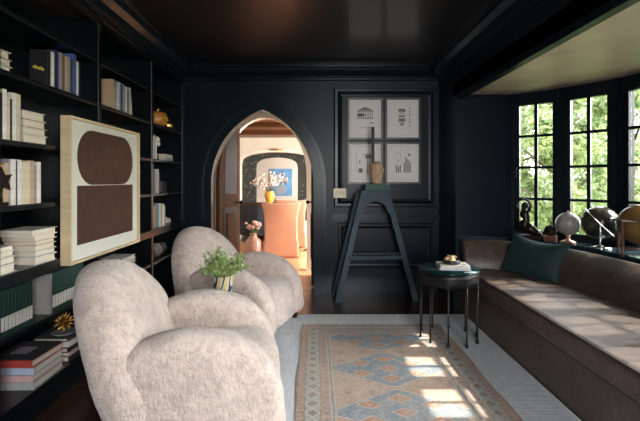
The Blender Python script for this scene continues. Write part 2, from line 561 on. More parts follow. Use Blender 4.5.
mb = MB(); mb.box(HX0, XL - .12, YB + T - 0.1, YB + T, 0, HZ); mb.box(XR + 0.6, HX1 + .15, YB + T - .1, YB + T, 0, HZ)
mb.box(XL - .12, A[0][0], YB + T, YB + T + .02, 0, HZ); mb.box(A[-1][0], HX1, YB + T, YB + T + .02, 0, HZ)
struct('wall_hall_front', mb, WHITEP)
# white cross wall with a round-headed opening just inside the hall
AQ = [(-.71 - .59 * math.cos(PI * i / 20), 1.36 + .83 * math.sin(PI * i / 20)) for i in range(21)]
mb = MB(); mb.box(HX0, AQ[0][0], 6.0, 6.14, 0, HZ); mb.box(AQ[-1][0], HX1, 6.0, 6.14, 0, HZ)
for (a, b), (c, d) in zip(AQ[:-1], AQ[1:]): mb.prism([(a, b), (c, d), (c, HZ), (a, HZ)], 6.0, 6.14, 'y')
struct('wall_hall_cross', mb, WHITEP)
# far wall with a wide four-centred portal
PX, PH, PZS, PZA = -1.04, 0.98, 1.72, 2.06
def flat_arch(h, zs, za, n=12, c=PX):
    return [(c - h * math.cos(PI * i / n), zs + (za - zs) * (math.sin(PI * i / n) ** 0.62)) for i in range(n + 1)]
Q = flat_arch(PH, PZS, PZA)
def wall_with(Q, x0, x1, y0, y1, z1):
    mb = MB()
    mb.box(x0, Q[0][0], y0, y1, 0, z1); mb.box(Q[-1][0], x1, y0, y1, 0, z1)
    for (a, b), (c, d) in zip(Q[:-1], Q[1:]): mb.prism([(a, b), (c, d), (c, z1), (a, z1)], y0, y1, 'y')
    return mb
struct('wall_hall_far', wall_with(Q, HX0, HX1, HY1, HY1 + .15, HZ), WHITEP)
SPECK, snt, sb, soc = newmat('black_floral_wallpaper')
vor = nnoise(snt, soc, 16, 4, 0.7); sp = ramp(snt, vor, 0.60, 0.68)
snt.links.new(nmix(snt, sp, (0.014, 0.018, 0.015), (0.30, 0.29, 0.25)), sb.inputs['Base Color']); sb.inputs['Roughness'].default_value = 0.5
Q2 = flat_arch(0.58, 1.62, 1.93, c=-1.06)
struct('wall_hall_portal', wall_with(Q2, HX0, HX1, HY1 + .16, HY1 + .34, HZ), SPECK)
struct('wall_dining_far', MB().box(HX0, HX1, 14.4, 14.6, 0, HZ), WHITEP)
mb = MB()      # white moulding round the portal
P1 = [(Q[0][0], 0)] + Q + [(Q[-1][0], 0)]
Qo = flat_arch(PH + .09, PZS, PZA + .09); P2 = [(Qo[0][0], 0)] + Qo + [(Qo[-1][0], 0)]
mb.sweep(P1, lambda i: [(P1[i][0], HY1 - .04, P1[i][1]), (P1[i][0], HY1 + .02, P1[i][1]), (P2[i][0], HY1 + .02, P2[i][1]), (P2[i][0], HY1 - .04, P2[i][1])])
struct('trim_portal', mb, mat('white_stone', (0.78, 0.73, 0.66), 0.6, 0, (0.70, 0.65, 0.58), 5))
struct('baseboard_hall', MB().box(HX0, Q[0][0] - .1, HY1 - .02, HY1, 0, 0.14), WHITEP)
area('dining_fill', (HX1 - .06, 13.0, 1.5), (-1, 0.2, 0), 1.6, 1.5, 420, (1.0, 0.97, 0.93))  # lamp added to brighten the dining area; the wall has no window here

# door leaves of the arch, swung into the hall
def leaf(name, hinge, ang, sgn):
    w = link(bpy.data.objects.new(name, None)); w['kind'] = 'structure'
    w.location = (*hinge, 0); w.rotation_euler = (0, 0, ang)
    half = [(x - (AC - AH), z) for x, z in A if x <= AC + 1e-6]
    half[-1] = (AH, AP)
    X = lambda x: x * sgn
    def slab(inset, x0, y0, y1, nm, m, zlo, zhi=None):
        pts = [(x0, zlo)] + [(max(x, x0), z - inset) for x, z in half if x >= x0 - 1e-6 and x <= AH - inset]
        pts += [(AH - inset, half[-1][1] - inset * 1.3), (AH - inset, zlo)]
        if zhi is not None:
            pts = [(x0, zlo), (x0, zhi), (AH - inset, zhi), (AH - inset, zlo)]
        o = MB().prism([(X(x), z) for x, z in pts], y0, y1, 'y').build(nm, m, w); o['kind'] = 'structure'
        return o
    slab(0.0, 0.0, -0.022, 0.022, 'door_panel', WOODB, 0.01)
    slab(0.10, 0.14, -0.025, 0.025, 'panel_inset', WOODD, 1.12)
    slab(0.10, 0.12, -0.025, 0.025, 'panel_inset', WOODD, 0.18, 0.95)
    mbx = MB()
    for z0, z1 in ((0.18, 0.95), (1.12, 1.3)):
        mbx.box(min(X(.2), X(.42)), max(X(.2), X(.42)), -0.035, 0.035, z0 + .1, z1 - .08, bev=.008)
    o = mbx.build('raised_field', WOODB, w); o['kind'] = 'structure'
    kb = MB()
    for sy in (-1, 1):
        kb.tube([(X(AH - .05), sy * .02, 1.0), (X(AH - .05), sy * .06, 1.0)], 0.009, 8); kb.ball((X(AH - .05), sy * .07, 1.0), 0.027, 12, 8)
    o = kb.build('door_knob', BLACKM, w); o['kind'] = 'structure'
leaf('door_1', (AC - AH + .02, YB + T + .03), math.radians(76), 1)
leaf('door_2', (AC + AH - .015, YB + T + .03), math.radians(-88.5), -1)

# ------------------------------------------------------------------ helper for parts built in world coordinates
def wpart(mb, name, m, root, **kw):
    o = mb.build(name, m, None, **kw)
    o.data.transform(Matrix.Translation(-Vector(root.location)))
    o.parent = root
    return o

# ------------------------------------------------------------------ bookcase along the left wall
SH = {'top': 2.152, 'A': 1.845, 'B': 1.502, 'C': 1.171, 'D': 0.833, 'E': 0.518, 'F': 0.15}
BK = thing('bookcase', 'black painted built-in bookcase with open shelves along the left wall', 'bookcase', (XL + .18, 2.94, 0))
STY = [1.05, 2.01, 2.97, 3.93, 4.828]
SW = 0.021
wpart(MB().box(XL + .001, XL + .02, STY[0], STY[-1], 0.0, 2.44), 'back_panel', CASEP, BK)
for y in STY:
    m_ = MB(); m_.box(XL + .02, XF - .02, y - SW + .006, y + SW - .006, 0, 2.44); m_.box(XF - .022, XF, y - SW, y + SW, 0, 2.44, bev=.003)
    wpart(m_, 'upright', CASEP, BK)
for a, b in zip(STY[:-1], STY[1:]):
    for k, z in SH.items():
        if k == 'D': continue
        wpart(MB().box(XL + .02, XF - .006, a + SW - .005, b - SW + .005, z - .028, z, bev=.006), 'shelf', CASEP, BK)
m_ = MB(); m_.box(XL + .02, XF + .008, STY[0] - SW, STY[-1] + SW, SH['D'] - .03, SH['D'], bev=.004); m_.box(XL + .02, XF + .002, STY[0] - SW, STY[-1] + SW, SH['D'] - .065, SH['D'] - .03)
wpart(m_, 'counter', CASEP, BK)
wpart(MB().box(XF - .05, XF - .004, STY[0], STY[-1], 0, .124), 'plinth', CASEP, BK)
m_ = MB(); m_.box(XF - .03, XF + .0, STY[0] - SW, STY[-1] + SW, 2.40, 2.588); m_.box(XF - .02, XF + .012, STY[0] - SW, STY[-1] + SW, 2.435, 2.45)
wpart(m_, 'header', CASEP, BK)

# ------------------------------------------------------------------ books
CN = {'white': (.74, .71, .66), 'cream': (.66, .57, .44), 'tan': (.50, .36, .23), 'navy': (.018, .026, .10), 'blue': (.05, .10, .30),
      'pale blue': (.42, .50, .62), 'lilac grey': (.34, .30, .36), 'grey': (.30, .29, .28), 'brown': (.16, .10, .08), 'black': (.014, .014, .016),
      'dark green': (.008, .040, .032), 'bottle green': (.004, .065, .045), 'red': (.45, .06, .05), 'teal': (.04, .22, .26), 'orange': (.52, .20, .08), 'pink': (.62, .40, .38),
      'light grey': (.40, .41, .40), 'olive': (.28, .26, .13), 'charcoal': (.05, .05, .055)}
PAGE = mat('paper_page_edges', (.68, .62, .52), .8, 0, (.58, .52, .43), 5, 0, stretch=(1, 1, 60))


def cloth(c):
    return mat('book_cover_' + c.replace(' ', '_'), CN[c], .55, 0, tuple(v * .82 for v in CN[c]), 30)


def book(label, group, c, loc, t, h, d, lying=False, rz=0.0, lean=0.0, page_front=False, kind='book'):
    """upright: spine faces +x, thickness along y; lying: thickness along z, spine faces +x (local)"""
    r = thing(kind, label, 'book', loc, rz, group)
    if lean: r.rotation_euler = (lean, 0, rz)
    b = 0.0028
    cv = MB(); pg = MB()
    sx = -1 if page_front else 1
    def bx(mb, x0, x1, y0, y1, z0, z1, bev=0.0):
        x0, x1 = sorted((x0 * sx, x1 * sx))
        if lying: mb.box(x0, x1, z0 - h / 2, z1 - h / 2, y0 + t / 2, y1 + t / 2, bev=bev)
        else: mb.box(x0, x1, y0, y1, z0, z1, bev=bev)
    bx(cv, -d / 2, d / 2, -t / 2, -t / 2 + b, 0, h); bx(cv, -d / 2, d / 2, t / 2 - b, t / 2, 0, h)
    bx(cv, d / 2 - b, d / 2 + .002, -t / 2, t / 2, 0, h, .0012)
    bx(pg, -d / 2 + (.009 if lying else .005), d / 2 - b, -t / 2 + b, t / 2 - b, .009 if lying else .004, h - (.009 if lying else .004))
    cv.build('cover', cloth(c), r); pg.build('pages', PAGE, r)
    return r


def upright_row(where, group, y, z, items, xf=XF - .025, first=1, d=0.16):
    for k, it in enumerate(items):
        c, t, h = it[:3]; lean = it[3] if len(it) > 3 else 0.0
        y += t / 2
        r = book('%s upright book from left, %s, %s' % (ORD[k + first - 1], c, where), group, c, (xf - d / 2, y, z + (abs(math.sin(lean)) * t / 2)), t, h, d, lean=lean)
        if len(it) > 4:      # label band on the spine
            MB().box(d / 2 + .002, d / 2 + .0032, -t / 2 + .0015, t / 2 - .0015, .03, .03 + it[4]).build('spine_label', cloth('white'), r.children[0])['label'] = 'white paper label on spine'
        y += t / 2 + .0015
    return y


def stack(where, group, x, y, z, items, rz=0.0, page_front=False, from_top=True):
    n = len(items)
    for k, (c, t, h, d, dy) in enumerate(items):          # bottom first
        pos = n - 1 - k
        nm = 'topmost' if pos == 0 else ('lowest' if k == 0 else ORD[pos] + ' from top')
        book('%s flat book, %s in stack %s' % (c, nm, where), group, c, (x, y + dy, z), t, h, d, True, rz + random.uniform(-.03, .03), page_front=page_front)
        z += t + .0004
    return z

g = 'books on the high shelf of the near bay'
stack('at left end of highest book shelf', g, XF - .12, 2.06, SH['A'], [('white', .03, .2, .17, 0), ('tan', .035, .2, .17, 0), ('white', .04, .19, .165, 0)], page_front=True)
bb = book('black upright book with yellow lettering on its side, in the highest row', g, 'black', (XF - .075, 2.437, SH['A']), .033, .208, .10)
lt = MB()
for i, (w, h_) in enumerate(((.018, .02), (.012, .026), (.016, .02), (.012, .02), (.018, .026), (.01, .02))):
    lt.box(-.03 + i * .011, -.03 + i * .011 + .008, -.0176, -.0164, .10 - i * .003, .10 + h_ * .8 - i * .003)
lt.build('cover_lettering', mat('yellow_print', (.65, .52, .08), .6), bb.children[0])['label'] = 'yellow cover lettering'
upright_row('on the highest book shelf', g, 2.456, SH['A'], [('white', .030, .208), ('navy', .042, .228), ('lilac grey', .032, .228), ('brown', .026, .228), ('tan', .022, .225), ('grey', .032, .225),
            ('charcoal', .026, .22), ('blue', .04, .262), ('white', .022, .225), ('navy', .02, .225)], first=2, d=.11)
g = 'books on the shelf level with the picture top'
y = upright_row("on shelf level with the picture's top", g, 2.035, SH['B'], [('white', .022, .245), ('black', .016, .23), ('white', .026, .25), ('cream', .022, .225), ('black', .014, .21), ('white', .028, .245), ('cream', .03, .245)])
stack("on shelf level with the picture's top", g, XF - .12, 2.335, SH['B'], [('white', .046, .20, .18, .004), ('light grey', .04, .195, .175, 0), ('tan', .042, .19, .17, .002), ('cream', .045, .19, .17, -.004)], page_front=True)
g = 'books on the shelf level with the picture middle'
upright_row("on shelf level with the picture's middle", g, 2.05, SH['C'], [('tan', .036, .205), ('tan', .028, .215), ('lilac grey', .012, .235), ('white', .036, .235), ('navy', .010, .23), ('white', .028, .235), ('cream', .034, .225), ('cream', .03, .23), ('tan', .03, .235), ('grey', .022, .21), ('white', .034, .23)])
st = thing('star_ornament', 'dark star-shaped ornament in front of the tan books on the shelf', 'ornament', (XF + .0 - .018, 2.06, SH['C']))
m_ = MB(); m_.box(-.014, .014, -.03, .03, 0, .02); m_.cyl((0, 0, 0), .006, .015, .09, 8); m_.build('stand', BRONZE, st)
m_ = MB(); pts = []
for k in range(10):
    a = PI / 2 + k * PI / 5 + .2; r_ = .068 if k % 2 == 0 else .03
    pts.append((r_ * math.cos(a), .125 + r_ * math.sin(a)))
m_.prism(pts, -.012, .012, 'x'); m_.build('star', BRONZE, st)
g = 'books lying on the counter shelf'
stack('at left end of counter shelf', g, XF - .115, 2.075, SH['D'], [('white', .042, .19, .19, 0), ('light grey', .036, .19, .185, 0), ('cream', .030, .185, .18, 0), ('white', .024, .18, .18, 0)], page_front=True)
stack('beside the picture on counter shelf', g, XF - .105, 2.40, SH['D'], [('white', .040, .185, .185, 0), ('light grey', .032, .18, .18, .004), ('cream', .03, .185, .18, 0), ('tan', .026, .18, .18, .002), ('cream', .026, .185, .185, 0), ('white', .036, .225, .19, -.015)], page_front=True)
g = 'green bound volumes below the counter'
upright_row('of the left green set below the counter', g, 2.035, SH['E'], [('dark green', .0245, .232, 0, .07)] * 10)
book('grey upright book at the left of the right green set below the counter', g, 'grey', (XF - .115, 2.455, SH['E']), .022, .232, .18)
upright_row('of the right green set below the counter', g, 2.468, SH['E'], [('dark green', .0262, .235, 0, .07)] * 12)
g = 'large books stacked on the bottom shelf'
stack('of large books on the bottom shelf', g, XF - .15, 2.44, SH['F'], [('light grey', .042, .26, .29, .0), ('pink', .036, .25, .285, 0), ('pale blue', .04, .255, .28, .003), ('red', .04, .25, .275, .0)], rz=-PI / 2)
bl = [o for o in S.objects if o.get('label', '').startswith('red flat book')][0]
MB().box(-.132, .128, -.12, .12, .0402, .042).build('dust_jacket', cloth('charcoal'), bl.children[0])['label'] = 'charcoal front cover'
MB().box(-.05, .05, -.07, .03, .042, .0424).build('cover_picture', cloth('lilac grey'), bl.children[0])['label'] = 'grey blue picture on cover'
zt = stack('under the gold burst on the bottom shelf', g, XF - .16, 2.78, SH['F'], [('black', .035, .26, .26, 0), ('pink', .022, .25, .25, .0), ('black', .03, .25, .24, 0), ('white', .035, .24, .24, .01), ('charcoal', .02, .23, .22, 0)])
gb_ = thing('gold_burst_ornament', 'spiky gold burst ornament on a stack of books on the bottom shelf', 'ornament', (XF - .13, 2.76, zt))
m_ = MB(); m_.lathe([(.001, 0), (.06, 0), (.075, .012), (.07, .014), (.055, .006), (.001, .006)], seg=20); m_.build('dish', mat('grey_stone_dish', (.2, .2, .19), .5), gb_)
m_ = MB(); m_.ball((0, 0, .075), .022, 12, 8)
for i in range(34):
    zz = 1 - 2 * (i + .5) / 34; a = i * 2.39996; rr = math.sqrt(1 - zz * zz)
    d_ = Vector((rr * math.cos(a), rr * math.sin(a), zz)); c_ = Vector((0, 0, .075))
    m_.tube([c_ + d_ * .015, c_ + d_ * .045, c_ + d_ * .068], [.009, .007, .0015], 5)
m_.build('burst', GOLD, gb_)
# middle bay
g = 'books on the shelf above the picture'
upright_row('on the shelf above the picture', g, 3.20, SH['A'], [('tan', .034, .225), ('lilac grey', .03, .225), ('white', .03, .22, .10), ('pale blue', .034, .225), ('navy', .034, .23), ('grey', .045, .225), ('white', .034, .215), ('blue', .03, .21), ('cream', .034, .20), ('white', .03, .225, .14)], d=.10)
g = 'books low in the middle bay'
stack('low on the shelf under the picture', g, XF - .12, 3.50, SH['E'], [('white', .036, .27, .2, .01), ('grey', .022, .26, .19, 0), ('white', .03, .26, .19, 0), ('light grey', .026, .25, .19, .01), ('white', .03, .25, .19, 0)], page_front=True)
# far bay
g = 'books in the far bay of the bookcase'
upright_row('in the far bay beside the white coral', g, 3.99, SH['B'], [('white', .045, .215), ('lilac grey', .03, .235), ('white', .03, .20)])
upright_row('in the far bay, third shelf down', g, 4.0, SH['C'], [('charcoal', .05, .2), ('grey', .05, .235), ('light grey', .045, .235), ('black', .03, .2)])
upright_row('of the coloured row on the far bay counter', g, 3.985, SH['D'], [('orange', .07, .22), ('teal', .10, .235), ('cream', .045, .235), ('olive', .04, .23), ('white', .055, .225), ('grey', .03, .2)], d=.2)
stack('beside the white coral in the far bay', g, XF - .1, 4.42, SH['B'], [('light grey', .03, .24, .17, 0), ('white', .035, .22, .16, 0)])
def pumpkin(label, loc, r, m, name='gold_gourd'):
    t = thing(name, label, 'ornament', loc, 0, 'gold gourds in the far bay')
    MB().lathe([(.001, .04 * r), (.5 * r, 0), (.9 * r, .35 * r), (r, .8 * r), (.8 * r, 1.3 * r), (.35 * r, 1.5 * r), (.001, 1.4 * r)], seg=32, ripple=lambda a: 1 - .07 * abs(math.sin(4 * a))).build('gourd', m, t)
    MB().tube([(0, 0, 1.38 * r), (.02 * r, 0, 1.6 * r), (.15 * r, 0, 1.8 * r)], [.12 * r, .08 * r, .1 * r], 6).build('stalk', GOLD, t.children[0])
pumpkin('orange gold gourd ornament, left of the two in the far bay', (XF - .115, 4.36, SH['A']), .112, mat('amber_glaze', (.55, .24, .04), .35))
pumpkin('smaller gold gourd ornament, right of the two in the far bay', (XF - .075, 4.575, SH['A']), .062, GOLD)
wc = thing('white_coral', 'white coral sculpture on a stand in the far bay', 'ornament', (XF - .08, 4.16, SH['B']))
MB().box(-.04, .04, -.04, .04, 0, .05, bev=.004).build('stand', cloth('black'), wc)
m_ = MB(); rc = random.Random(4)
m_.tube([(0, 0, .045), (0, .0, .11)], [.02, .018], 8)
for i in range(16):
    p = Vector((rc.uniform(-.035, .035), rc.uniform(-.045, .045), .15 + rc.uniform(-.05, .06)))
    m_.ball(tuple(p), rc.uniform(.022, .036), 10, 7)
m_.build('coral', mat('chalk_white', (.70, .64, .55), .7, 0, (.5, .45, .38), 40), wc)
db = tag(MB().box(-.07, .07, -.10, .10, 0, .12, bev=.006).build('lidded_box', mat('aubergine_lacquer', (.035, .025, .035), .4), None), 'dark lidded box on the third shelf of the far bay', 'box')
MB().box(-.073, .073, -.103, .103, .086, .09).build('lid_seam', BLACKM, db)
db.location = (XF - .12, 4.36, SH['C'])
for i, (yy, h_) in enumerate(((4.52, .07), (4.62, .05))):
    tg = tag(MB().lathe([(.001, 0), (.022, 0), (.036, .3 * h_), (.034, .7 * h_), (.022, h_), (.018, h_), (.028, .6 * h_), (.001, .1)][:6] + [(.001, h_ * .2)], seg=16).build('small_pot', mat('pale_clay', (.5, .42, .36), .6), None),
             ['taller', 'shorter'][i] + ' pale clay pot right of the coloured books', 'pot', 'small pots in the far bay'); tg.location = (XF - .1, yy, SH['D'])
for i, (yy, r_, cc) in enumerate(((4.18, .05, (.10, .07, .06)), (4.33, .06, (.30, .24, .22)), (4.48, .055, (.06, .05, .05)))):
    tg = tag(MB().lathe([(.001, 0), (.5 * r_, 0), (r_, .9 * r_), (.85 * r_, 1.5 * r_), (.5 * r_, 1.9 * r_), (.55 * r_, 2.1 * r_), (.4 * r_, 2.1 * r_), (.4 * r_, 1.9 * r_), (.001, 1.5 * r_)], seg=20).build('stoneware_jar', mat('stoneware_%d' % i, cc, .5), None),
             ['brown', 'pale grey', 'black'][i] + ' stoneware jar on the low shelf of the far bay', 'jar', 'jars low in the far bay'); tg.location = (XF - .11, yy, SH['E'])

# ------------------------------------------------------------------ framed artwork hung on the bookcase
AX = XF + .0090; AW, AHt = 0.985, 0.895
art = thing('framed_artwork', 'large pale wood framed artwork of two brown forms hung across the bookcase', 'picture', (AX, 2.985, 0.79))
def frame_ring(mb, w, h, bw, x0, x1):
    mb.box(x0, x1, -w / 2, -w / 2 + bw, 0, h); mb.box(x0, x1, w / 2 - bw, w / 2, 0, h)
    mb.box(x0, x1, -w / 2 + bw, w / 2 - bw, 0, bw); mb.box(x0, x1, -w / 2 + bw, w / 2 - bw, h - bw, h)
m_ = MB(); frame_ring(m_, AW, AHt, .016, 0, .062); m_.build('frame', mat('pale_maple', (.62, .50, .33), .45, 0, (.55, .43, .27), 6, stretch=(1, 8, 8)), art)
MB().box(.004, .042, -AW / 2 + .016, AW / 2 - .016, .016, AHt - .016).build('mat_board', mat('off_white_paper', (.62, .63, .56), .8), art)
BROWN = mat('brown_ink', (.060, .024, .014), .62, 0, (.043, .016, .010), 10, .15, 90)
w2 = .392; z0, z1 = .478, .835; rr = (z1 - z0) / 2
pts = [(w2 - rr + rr * math.cos(-PI / 2 + PI * i / 20), (z0 + z1) / 2 + rr * math.sin(-PI / 2 + PI * i / 20)) for i in range(21)]
pts += [(-w2 + rr - rr * math.cos(-PI / 2 + PI * i / 20), (z0 + z1) / 2 - rr * math.sin(-PI / 2 + PI * i / 20)) for i in range(21)]
m_ = MB(); m_.prism(pts, .042, .0445, 'x'); m_.build('upper_form', BROWN, art.children[1])['label'] = 'brown rounded upper form'
MB().box(.042, .0445, -.392, .392, .105, .474).build('lower_form', BROWN, art.children[1])['label'] = 'brown rectangular lower form'

# ------------------------------------------------------------------ shearling armchairs
FUR, nt, b, oc = newmat('cream_shearling')
n1 = ramp(nt, nnoise(nt, oc, 8.0, 6, 0.7, 1.6), .40, .60)
n2 = ramp(nt, nnoise(nt, mapped(nt, oc, (1, 1, .6)), 60, 3, .7), .3, .7)
c1 = nmix(nt, n1, (.67, .55, .475), (.45, .35, .30))
nt.links.new(nmix(nt, n2 * .55, c1, (.74, .645, .58)), b.inputs['Base Color'])
b.inputs['Roughness'].default_value = .95; b.inputs['Sheen Weight'].default_value = .45; b.inputs['Sheen Roughness'].default_value = .5
b.inputs['Specular IOR Level'].default_value = .1
bn = nt.nodes.new('ShaderNodeBump'); bn.inputs['Strength'].default_value = .5; bn.inputs['Distance'].default_value = .014
nt.links.new((nnoise(nt, oc, 130, 3, .7) * .5 + n2 + nnoise(nt, oc, 22, 3, .6) * .8).k, bn.inputs['Height']); nt.links.new(bn.outputs[0], b.inputs['Normal'])
FOOT = mat('dark_turned_wood', (.02, .012, .009), .35)


def plush(o, amp=.004, sc=9.0):
    for v in o.data.vertices:
        p = v.co
        v.co = p + v.normal * (noise.noise(p * sc) * amp + noise.noise(p * sc * 4.3) * amp * .4)
    return o


def armchair(label, loc, rz):
    t = thing('armchair', label, 'armchair', loc, rz, 'shearling armchairs'); t.scale = (1.05, 1.03, 1.0)
    ao = smoothpoly([(-.12, .05), (-.21, .22), (-.28, .41), (-.23, .535), (.0, .595), (.235, .545), (.385, .41), (.435, .22), (.41, .06), (.1, .045)], 9)
    for s in (-1, 1):
        v, f = inflated(ao, .205, R=.088, p=2.5, bulge=.012)
        vv = [(x, s * (.322 + .05 * max(0, (z - .2))) + y, z) for x, y, z in v]
        plush(MB()._add(vv, f, None, True).build('arm', FUR, t))
    so = smoothpoly([(-.20, .05), (-.30, .25), (-.12, .375), (.16, .41), (.32, .40), (.40, .34), (.418, .20), (.39, .055), (.1, .045)], 9)
    v, f = inflated(so, .50, R=.06, p=3.0, bulge=.0)
    v = [(x + .025 * (1 - (y / .25) ** 2) * max(0, x) * 2, y, z + .018 * (1 - (y / .25) ** 2)) for x, y, z in v]
    plush(MB()._add(v, f, None, True).build('seat', FUR, t))
    bo = smoothpoly([(-.36, .05), (-.435, .22), (-.445, .42), (-.375, .645), (-.215, .805), (0, .865), (.215, .805), (.375, .645), (.445, .42), (.435, .22), (.36, .05)], 8)
    v, f = inflated(bo, .27, R=.12, p=2.2, bulge=.02)
    vv = [(-.20 - .34 * (z - .1) + th + .42 * s * s * min(1, z), s, z) for s, th, z in v]
    plush(MB()._add(vv, f, None, True).build('backrest', FUR, t))
    for x, y in ((.37, .32), (.37, -.32), (-.20, .22), (-.20, -.22)):
        MB().lathe([(.001, 0), (.022, 0), (.032, .03), (.034, .085), (.001, .085)], (x, y, 0), 14).build('foot', FOOT, t)
    return t

# ------------------------------------------------------------------ rugs
OUT, nt, b, oc = newmat('pale_blue_flatweave')
sep = nt.nodes.new('ShaderNodeSeparateXYZ'); nt.links.new(oc, sep.inputs[0])
x, y = NX(nt, sep.outputs[0]), NX(nt, sep.outputs[1])
rib = (y * 420.0).sin() * .5 + .5
blot = ramp(nt, nnoise(nt, mapped(nt, oc, (14, 3, 1)), 3, 5, .65), .3, .7)
cc = nmix(nt, blot, (.70, .73, .74), (.51, .56, .595))
nt.links.new(nmix(nt, rib * .2, cc, (.24, .28, .31)), b.inputs['Base Color']); b.inputs['Roughness'].default_value = .95
b.inputs['Specular IOR Level'].default_value = .15
bn = nt.nodes.new('ShaderNodeBump'); bn.inputs['Strength'].default_value = .4; bn.inputs['Distance'].default_value = .004
nt.links.new(rib.k, bn.inputs['Height']); nt.links.new(bn.outputs[0], b.inputs['Normal'])
RX0, RX1, RY0, RY1 = -.50, 1.435, .9, 4.05
orug = thing('flatweave_rug', 'pale blue flatwoven rug lying under the patterned rug and black table', 'rug', ((RX0 + RX1) / 2, (RY0 + RY1) / 2, 0))
wpart(MB().box(RX0, RX1, RY0, RY1, 0.0005, .005), 'weave', OUT, orug)

RC, RHW, RT, RL = .50, .615, 3.75, 2.45     # inner rug: centre, half width, far end, length
IN, nt, b, oc = newmat('faded_medallion_rug')
nz = nt.nodes.new('ShaderNodeTexNoise'); nz.inputs['Scale'].default_value = 22; nz.inputs['Detail'].default_value = 3
nt.links.new(oc, nz.inputs['Vector'])
sep = nt.nodes.new('ShaderNodeSeparateXYZ'); nt.links.new(oc, sep.inputs[0])
wob = NX(nt, nz.outputs['Fac']) * .024 - .012
x = NX(nt, sep.outputs[0]) + wob; v_ = NX(nt, sep.outputs[1]) + wob     # x from centre line, y from the middle of the length
ax = x.abs()
d = (ax * -1.0 + RHW).min(v_.abs() * -1.0 + RL / 2)
vv = v_ - (RT - RL / 2)      # world y
vw = v_ + (RT - RL / 2)
worn = nnoise(nt, oc, 5, 5, .7); fine = nnoise(nt, oc, 90, 2, .6)
PINK = (.40, .27, .205); PINK2 = (.46, .35, .28); BLUE = (.11, .205, .29); LBLUE = (.27, .345, .375); CREAM = (.50, .45, .37); RUST = (.42, .15, .075); BROWNR = (.20, .14, .11)
col = nmix(nt, ramp(nt, worn, .35, .65), PINK, PINK2)
# small motifs in the field
cx_ = (x.pingpong(.075)); cy_ = (vw.pingpong(.075))
col = nmix(nt, ((cx_ + cy_).lt(.03)) * .45, col, BROWNR)
# medallions
P = .55
my = (vw - 2.88 + P * 10.5).mod(P) - P / 2
mabs = my.abs()
step = ((ax * 40.0)._m('FLOOR') / 40.0)
med = (step * .62 + mabs * 1.0)
col = nmix(nt, med.lt(.262), col, CREAM)
col = nmix(nt, med.lt(.252) * .92, col, BLUE)
col = nmix(nt, ((med - .17).abs().lt(.012)) * .6, col, LBLUE)
col = nmix(nt, ramp(nt, worn, .45, .62) * .45 * med.lt(.252), col, LBLUE)
def diamond(px, py, sx=.062, sy=.040):
    a = ((x.abs() if px else x) - px).abs() / sx + ((my.abs() if py else my) - py).abs() / sy
    return a
allr = None; allc = None
for px, py in ((0, 0), (0, .15), (.185, .08)):
    a = diamond(px, py)
    allr = a if allr is None else allr.min(a)
col = nmix(nt, allr.lt(1.3) * .8, col, CREAM)
col = nmix(nt, allr.lt(1.05) * .92, col, RUST)
col = nmix(nt, allr.lt(.35) * .8, col, PINK2)
# borders
def band(lo, hi): return d.gt(lo) * d.lt(hi)
col = nmix(nt, d.lt(.235), col, PINK2)
for lo, hi, c_, k in ((0, .012, BROWNR, .9), (.012, .05, PINK, 1), (.05, .058, BROWNR, .8), (.058, .145, LBLUE, .9), (.145, .153, BROWNR, .8), (.153, .205, PINK, 1), (.205, .213, CREAM, .9), (.213, .228, BLUE, .8), (.228, .235, CREAM, .8)):
    col = nmix(nt, band(lo, hi) * k, col, c_)
run = nt.nodes.new('ShaderNodeMix')     # coordinate running along the border
along = v_
zig = (along.pingpong(.045) - .0225).abs() + (d - .1015).abs() * .6
col = nmix(nt, band(.06, .143) * ((along.pingpong(.05) + (d - .10).abs()).lt(.032)) * .8, col, BROWNR)
col = nmix(nt, band(.06, .143) * (((along.pingpong(.05) + (d - .10).abs()) - .045).abs().lt(.007)) * .8, col, CREAM)
col = nmix(nt, band(.155, .203) * ((along.mod(.06) - .03).abs() + (d - .18).abs()).lt(.018) * .7, col, BLUE)
col = nmix(nt, band(.016, .047) * ((along.mod(.04)).lt(.015)) * .5, col, BROWNR)
# cross panels near the far end
col = nmix(nt, fine * .35 + .06, col, (.43, .37, .32))
vr = nt.nodes.new('ShaderNodeTexVoronoi'); vr.inputs['Scale'].default_value = 46; nt.links.new(oc, vr.inputs['Vector'])
vd = NX(nt, vr.outputs['Distance'])
col = nmix(nt, vd.lt(.22) * .30, col, BROWNR); col = nmix(nt, vd.gt(.62) * .30, col, CREAM)
vr2 = nt.nodes.new('ShaderNodeTexVoronoi'); vr2.inputs['Scale'].default_value = 13; vr2.distance = 'MANHATTAN'; nt.links.new(oc, vr2.inputs['Vector'])
vd2 = NX(nt, vr2.outputs['Distance'])
col = nmix(nt, d.gt(.24) * ((vd2 - .42).abs().lt(.06)) * .35, col, BLUE)
col = nmix(nt, ramp(nt, nnoise(nt, oc, 2.3, 6, .75), .42, .72) * .4, col, (.50, .43, .36))
nt.links.new(col, b.inputs['Base Color']); b.inputs['Roughness'].default_value = .95; b.inputs['Specular IOR Level'].default_value = .12
bn = nt.nodes.new('ShaderNodeBump'); bn.inputs['Strength'].default_value = .4; bn.inputs['Distance'].default_value = .004
nt.links.new(nnoise(nt, oc, 250, 2, .6).k, bn.inputs['Height']); nt.links.new(bn.outputs[0], b.inputs['Normal'])
irug = thing('medallion_rug', 'faded pink and blue medallion rug with rust diamonds in the middle of the floor', 'rug', (RC, RT - RL / 2, .005))
MB().grid(lambda a, c: ((a - .5) * 2 * RHW + .006 * math.sin(c * 19), (c - .5) * RL + .004 * math.sin(a * 15), .0055 + .0008 * math.sin(a * 40) * math.sin(c * 31)), 40, 80).build('pile', IN, irug)
